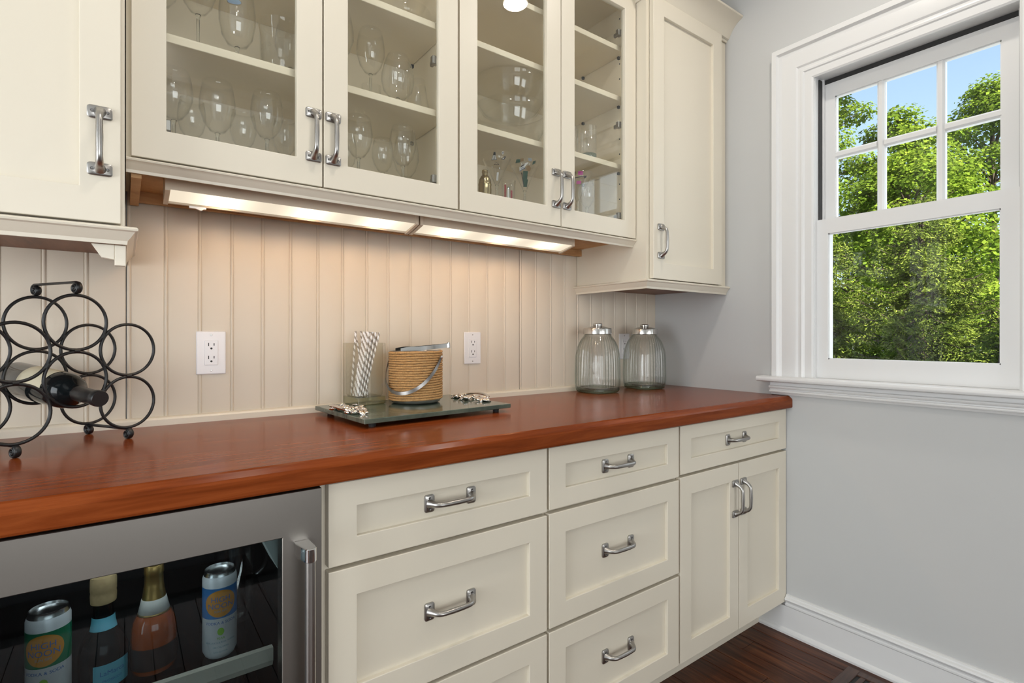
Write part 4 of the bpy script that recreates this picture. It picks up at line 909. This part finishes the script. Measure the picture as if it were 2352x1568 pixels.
art(mg, [([(-0.040,0.190),(-0.022,0.190),(-0.022,0.199),(-0.036,0.200)],PG,0),([(-0.022,0.191),(-0.010,0.193),(-0.011,0.201),(-0.022,0.200)],PT,0),([(0.006,0.194),(0.018,0.193),(0.016,0.202),(0.004,0.202)],PGR,0),([(0.020,0.184),(0.032,0.190),(0.034,0.199),(0.022,0.194)],PG,0),
 ([(-0.022,0.166),(-0.006,0.174),(0.006,0.190),(-0.002,0.188),(-0.024,0.176)],PW,0.0003),([(-0.020,0.1745),(-0.008,0.1805),(-0.006,0.1850),(-0.018,0.1790)],PB,0.0007),([(-0.018,0.1700),(-0.008,0.1745),(-0.006,0.1775),(-0.017,0.1730)],PGR,0.0007),([(-0.022,0.164),(-0.004,0.172),(-0.004,0.174),(-0.022,0.166)],PBL,0.0005),
 (el(0.008,0.172,0.0080,0.0085),PT,0),([(-0.009,0.140),(0.005,0.140),(0.006,0.164),(-0.010,0.164)],PG,0.0002),([(-0.006,0.117),(0.006,0.117),(0.008,0.140),(-0.008,0.140)],PG,0.0002),([(-0.016,0.1600),(-0.013,0.1600),(-0.004,0.122),(-0.006,0.122)],PB,0.0004)], math.radians(-120))
t = thing('cocktail_shaker', 'brass banded cocktail shaker behind the third glass door', 'shaker', (-1.140,-0.225,1.5452)); t['_local'] = 1
BRASS = mat('brass', (0.52,0.42,0.24), 0.22, 1.0)
MB().lathe([(0,0),(0.018,0),(0.019,0.003),(0.0215,0.075),(0.0205,0.088),(0.0215,0.090),(0.0215,0.094),(0.0205,0.096)], 32).obj('body', BRASS, t, smooth=True, ang=0.6)
MB().lathe([(0.0205,0.096),(0.0190,0.108),(0.0125,0.120),(0.0090,0.122),(0.0090,0.130),(0.0105,0.132),(0.0095,0.139),(0,0.140)], 32).obj('cap', BRASS, t, smooth=True, ang=0.6)
t = pot('tumbler','short tumbler of red and white stirrers beside the shaker','glass',-1.078,-0.268,1.5452,tumbler(0.020,0.023,0.105),group='tumblers')
for k, (m, dx) in enumerate(((PR,0.008),(PW,-0.002),(PG,0.002),(PR,-0.008))): MB().box(dx-0.003,dx+0.003,-0.001+0.004*k-0.006,0.0005+0.004*k-0.006,0.009,0.075+0.006*k).obj('stirrer', m, t)
# fourth door
GREENB = glass_mat('green_glass', (0.55,0.66,0.60), (0.30,0.40,0.35), 0.08, 2)
for (x,y,lab) in ((-0.705,-0.255,'straight tumbler with a thick green base, nearest the fourth door'),(-0.672,-0.175,'straight tumbler with a thick green base, set back behind the fourth door'),(-0.760,-0.215,'straight tumbler with a thick green base, behind the stile of the fourth door')):
    t = pot('tumbler',lab,'glass',x,y,ZS2,[(0.030,0.0145),(0.0315,0.115),(0.0303,0.1155),(0.0295,0.114),(0.028,0.0145)],group='tumblers'); MB().lathe([(0,0.0),(0.029,0),(0.030,0.003),(0.030,0.0142),(0,0.0142)],32).obj('base', GREENB, t, smooth=True, ang=0.7)
mg = stemware('martini','martini_glass','martini glass painted with pink notes behind the fourth glass door', -0.720,-0.215,1.5452,'painted martini glasses')
art(mg, [([(-0.004,0.188),(0.014,0.189),(0.014,0.200),(-0.004,0.200)],PP,0),([(-0.008,0.160),(0.008,0.160),(0.009,0.170),(-0.008,0.170)],PP,0),([(-0.030,0.176),(0.030,0.186),(0.030,0.1885),(-0.030,0.179)],PB,0.0004),([(0.018,0.178),(0.028,0.182),(0.027,0.188),(0.018,0.185)],PB,0.0005),([(-0.022,0.186),(-0.014,0.187),(-0.014,0.200),(-0.022,0.199)],PB,0.0003)], math.radians(-128))
stemware('white','wine_glass','plain wine glass beside the pink painted martini glass', -0.640,-0.180,1.5452)

# ------------------------------------------------------------------ outside the window
GZ = -0.45
LAWN = mat('lawn', (0.05,0.11,0.02), 0.9, vary=(3,None,(0.09,0.16,0.03),0.3,0.7))
o = MB().box(0.16,60,-30,60,GZ-0.1,GZ).obj('lawn', LAWN); tag(o, 'green lawn outside under the trees', 'lawn', kind='stuff')
SID = mat('white_clapboard', (0.72,0.73,0.74), 0.5)
hs = struct(MB().box(0.3,7.0,-3.5,-3.27,GZ+0.002,6.2).obj('wall_outside', SID))
for k in range(32): MB().prism([(-3.27,0),(-3.246,0),(-3.262,0.20),(-3.27,0.20)], 'x', 0.3, 7.0).obj('clapboard', SID, hs, loc=(0,0,GZ+0.05+k*0.195))
def leaf_mat(name, c0, c1, c2, trans=0.35):
    m = bpy.data.materials.new(name); m.use_nodes = True; t = m.node_tree; t.nodes.clear()
    o = t.nodes.new('ShaderNodeOutputMaterial'); df = t.nodes.new('ShaderNodeBsdfDiffuse'); tl = t.nodes.new('ShaderNodeBsdfTranslucent'); mx = t.nodes.new('ShaderNodeMixShader'); mx.inputs[0].default_value = trans
    at = t.nodes.new('ShaderNodeAttribute'); at.attribute_name = 'leaf_tone'; r = t.nodes.new('ShaderNodeValToRGB')
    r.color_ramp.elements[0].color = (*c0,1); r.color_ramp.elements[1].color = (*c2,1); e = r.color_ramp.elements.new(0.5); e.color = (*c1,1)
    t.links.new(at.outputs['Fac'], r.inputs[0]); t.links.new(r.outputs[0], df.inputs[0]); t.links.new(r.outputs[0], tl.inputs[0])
    t.links.new(df.outputs[0], mx.inputs[1]); t.links.new(tl.outputs[0], mx.inputs[2]); t.links.new(mx.outputs[0], o.inputs[0]); return m
BARK = mat('bark', (0.055,0.038,0.025), 0.9, bump=(12,(6,6,1),0.8))
SPRUCE = leaf_mat('spruce_needles', (0.075,0.110,0.024), (0.165,0.220,0.040), (0.38,0.44,0.075), 0.25)
MAPLE = leaf_mat('maple_leaves', (0.09,0.15,0.018), (0.17,0.25,0.026), (0.30,0.37,0.05), 0.4)
ARBOR = leaf_mat('arborvitae_sprays', (0.09,0.17,0.015), (0.16,0.27,0.022), (0.26,0.38,0.04), 0.3)
def quads(name, P, U, V, leaf_tone, m, parent):
    """one diamond leaf per row: centre P, half axes U, V"""
    P = P.copy(); P[:,2] = np.maximum(P[:,2], GZ+0.06); n = len(P); co = np.empty((n,4,3)); co[:,0] = P-U; co[:,1] = P+V*1.0; co[:,2] = P+U; co[:,3] = P-V*1.0
    me = bpy.data.meshes.new(name); me.vertices.add(n*4); me.vertices.foreach_set('co', co.ravel()); me.loops.add(n*4); me.polygons.add(n)
    me.loops.foreach_set('vertex_index', np.arange(n*4)); me.polygons.foreach_set('loop_start', np.arange(n)*4); me.polygons.foreach_set('loop_total', np.full(n,4)); me.update()
    a = me.attributes.new('leaf_tone','FLOAT','FACE'); a.data.foreach_set('value', leaf_tone.astype(np.float32)); me.materials.append(m)
    o = link(name, me, parent); o['kind'] = 'stuff'; return o
def unit(v): return v/np.maximum(np.linalg.norm(v,axis=-1,keepdims=True),1e-9)
def spruce(label, x, y, h, R, seed, nb=230):
    g = np.random.default_rng(seed); t = thing('spruce_tree', label, 'tree', (x,y,GZ), 'spruce trees outside the window')
    MB().lathe([(0.13,0),(0.10,h*0.4),(0.03,h*0.95),(0,h)], 10, (x,y,GZ)).obj('trunk', BARK, t, smooth=True)
    Ps, Us, Vs, As = [], [], [], []; m = MB()
    for i in range(nb):
        f = (i+g.random())/nb; z = h*(0.02+0.97*f); L = R*(1-f)**0.75*g.uniform(0.75,1.1)+0.12; th = g.uniform(0,2*PI)
        dr_ = np.array([math.cos(th),math.sin(th),0]); sd_ = np.array([-dr_[1],dr_[0],0])
        k = np.linspace(0.12,1,max(5,int(L/0.07)))
        drop = -0.34*L*np.sin(k*PI*0.72)*(1.2-f*0.6)+0.10*L*k**3
        C = np.array([x,y,GZ+z])+k[:,None]*L*dr_+drop[:,None]*np.array([0,0,1.0])
        m.tube([tuple(c) for c in C[::max(1,len(C)//4)]], 0.012*(1-f*0.6), 4, cap=False)
        for j, c in enumerate(C):
            wl = (0.05+0.30*L*(1-k[j])**0.6*0.75)*g.uniform(0.7,1.2)+0.05
            for s in (-1,1):
                nt_ = max(3,int(wl/0.032)); q = np.linspace(0.1,1,nt_)
                dd = unit(sd_*s+dr_*g.uniform(0.5,0.9))
                pts = c+q[:,None]*wl*dd+np.array([0,0,-1.0])*(0.45*wl*q**1.4)[:,None]+g.normal(0,0.008,(nt_,3))
                for rep in range(2):
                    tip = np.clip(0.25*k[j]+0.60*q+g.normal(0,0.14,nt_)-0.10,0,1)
                    dirv = unit(dd+g.normal(0,0.55,(nt_,3))+np.array([0,0,-0.35+0.4*rep])); nv = unit(np.cross(dirv,g.normal(0,1,(nt_,3))))
                    ln = g.uniform(0.024,0.042,nt_)[:,None]; wd_ = g.uniform(0.007,0.013,nt_)[:,None]
                    Ps.append(pts); Us.append(dirv*ln); Vs.append(nv*wd_); As.append(tip)
    m.obj('branches', BARK, t)['kind'] = 'stuff'
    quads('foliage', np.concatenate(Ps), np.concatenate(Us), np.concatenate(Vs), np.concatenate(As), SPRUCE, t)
def maple(label, x, y, top, R, seed, n=26000, low=1.0, leaf=0.12):
    g = np.random.default_rng(seed); t = thing('maple_tree', label, 'tree', (x,y,GZ), 'maple trees beyond the spruces')
    Hc = top-GZ; m = MB().lathe([(0.26,0),(0.18,Hc*0.35),(0.07,Hc*0.8),(0.0,Hc*0.93)], 10, (x,y,GZ))
    m.obj('trunk', BARK, t, smooth=True); m = MB()
    nb = 95; B_ = []
    for i in range(nb):
        f = (i+0.5)/nb; zz = low+(top-low-0.35)*f; rad = R*math.sqrt(max(0.03,1-(2*f-0.92)**2 if f > 0.46 else 1))*g.uniform(0.35,1.0); th = g.uniform(0,2*PI)
        c = np.array([x+rad*math.cos(th), y+rad*math.sin(th), zz+g.uniform(-0.25,0.25)]); B_.append((c, g.uniform(0.55,0.95)*(0.6+0.4*R/3)))
        st = np.array([x,y,max(GZ+1.5,zz-rad*0.8)]); md = (st+c)/2+np.array([0,0,0.15]); m.tube([tuple(st),tuple(md),tuple(c)], [0.05,0.03,0.012], 5, cap=False)
    m.obj('branches', BARK, t)['kind'] = 'stuff'
    per = n//nb; Ps, Us, Vs, As = [], [], [], []
    for (c, s) in B_:
        d_ = unit(g.normal(0,1,(per,3))); rr = s*g.uniform(0.25,1.0,(per,1))**0.5; lay = np.array([1.0,1.0,0.60]); p = c+d_*rr*lay
        nrm = unit(d_*np.array([0.6,0.6,0.5])+np.array([0,0,0.75])+g.normal(0,0.38,(per,3))); a = unit(np.cross(nrm,g.normal(0,1,(per,3)))); b = np.cross(nrm,a); l = g.uniform(0.6,1.15,(per,1))*leaf
        Ps.append(p); Us.append(a*l*0.62); Vs.append(b*l*0.48); As.append(np.clip(0.40+0.22*d_[:,2]+g.normal(0,0.20,per)+g.normal(0,0.10),0,1))  # leaf colour paler towards the top of each cluster, plus random variation
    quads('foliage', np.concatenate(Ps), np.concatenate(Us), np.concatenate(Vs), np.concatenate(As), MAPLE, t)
spruce('dense green spruce filling the middle of the lower window pane', 9.3, 1.55, 4.1, 1.75, 21, 300)
spruce('tall green spruce at the right side of the lower window pane', 9.9, -0.35, 4.7, 1.8, 22, 300)
spruce('green spruce at the left side of the lower window pane', 10.2, 3.6, 4.0, 1.8, 23, 280)
spruce('young spruce in front of the others at the lower right', 7.6, 0.15, 1.75, 0.75, 24, 110)
maple('leafy maple tree seen through the left panes of the upper sash', 19.6, 8.7, 17.5, 3.2, 31, 42000)
maple('leafy maple tree seen through the middle panes of the upper sash', 21.5, 5.7, 9.6, 2.5, 32, low=0.5)
maple('tall leafy maple tree seen through the right panes of the upper sash', 24.5, 3.6, 11.0, 3.2, 33, 32000)
maple('small leafy maple between the spruces and the tall trees', 15.5, 3.6, 6.2, 2.6, 34, 26000, low=1.0, leaf=0.10)
g = np.random.default_rng(41); t = thing('arborvitae', 'bright green arborvitae shrub at the lower left of the window', 'shrub', (7.15,2.50,GZ))
MB().lathe([(0.03,0),(0.02,0.9),(0,1.3)], 8, (7.15,2.50,GZ)).obj('stem', BARK, t)
n = 9000; zz = g.uniform(0.02,1.0,n)**0.9; th = g.uniform(0,2*PI,n); rr = 0.33*(1-zz**1.6)*g.uniform(0.55,1,n)+0.01
P_ = np.stack([7.15+rr*np.cos(th), 2.50+rr*np.sin(th), GZ+zz*1.62],1); d_ = unit(np.stack([np.cos(th)*0.5,np.sin(th)*0.5,np.full(n,1.0)],1)+g.normal(0,0.35,(n,3))); nv = unit(np.cross(d_,g.normal(0,1,(n,3))))
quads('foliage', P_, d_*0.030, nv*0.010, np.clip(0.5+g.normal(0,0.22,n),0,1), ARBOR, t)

for o in bpy.data.objects:
    if '_local' in o: del o['_local']
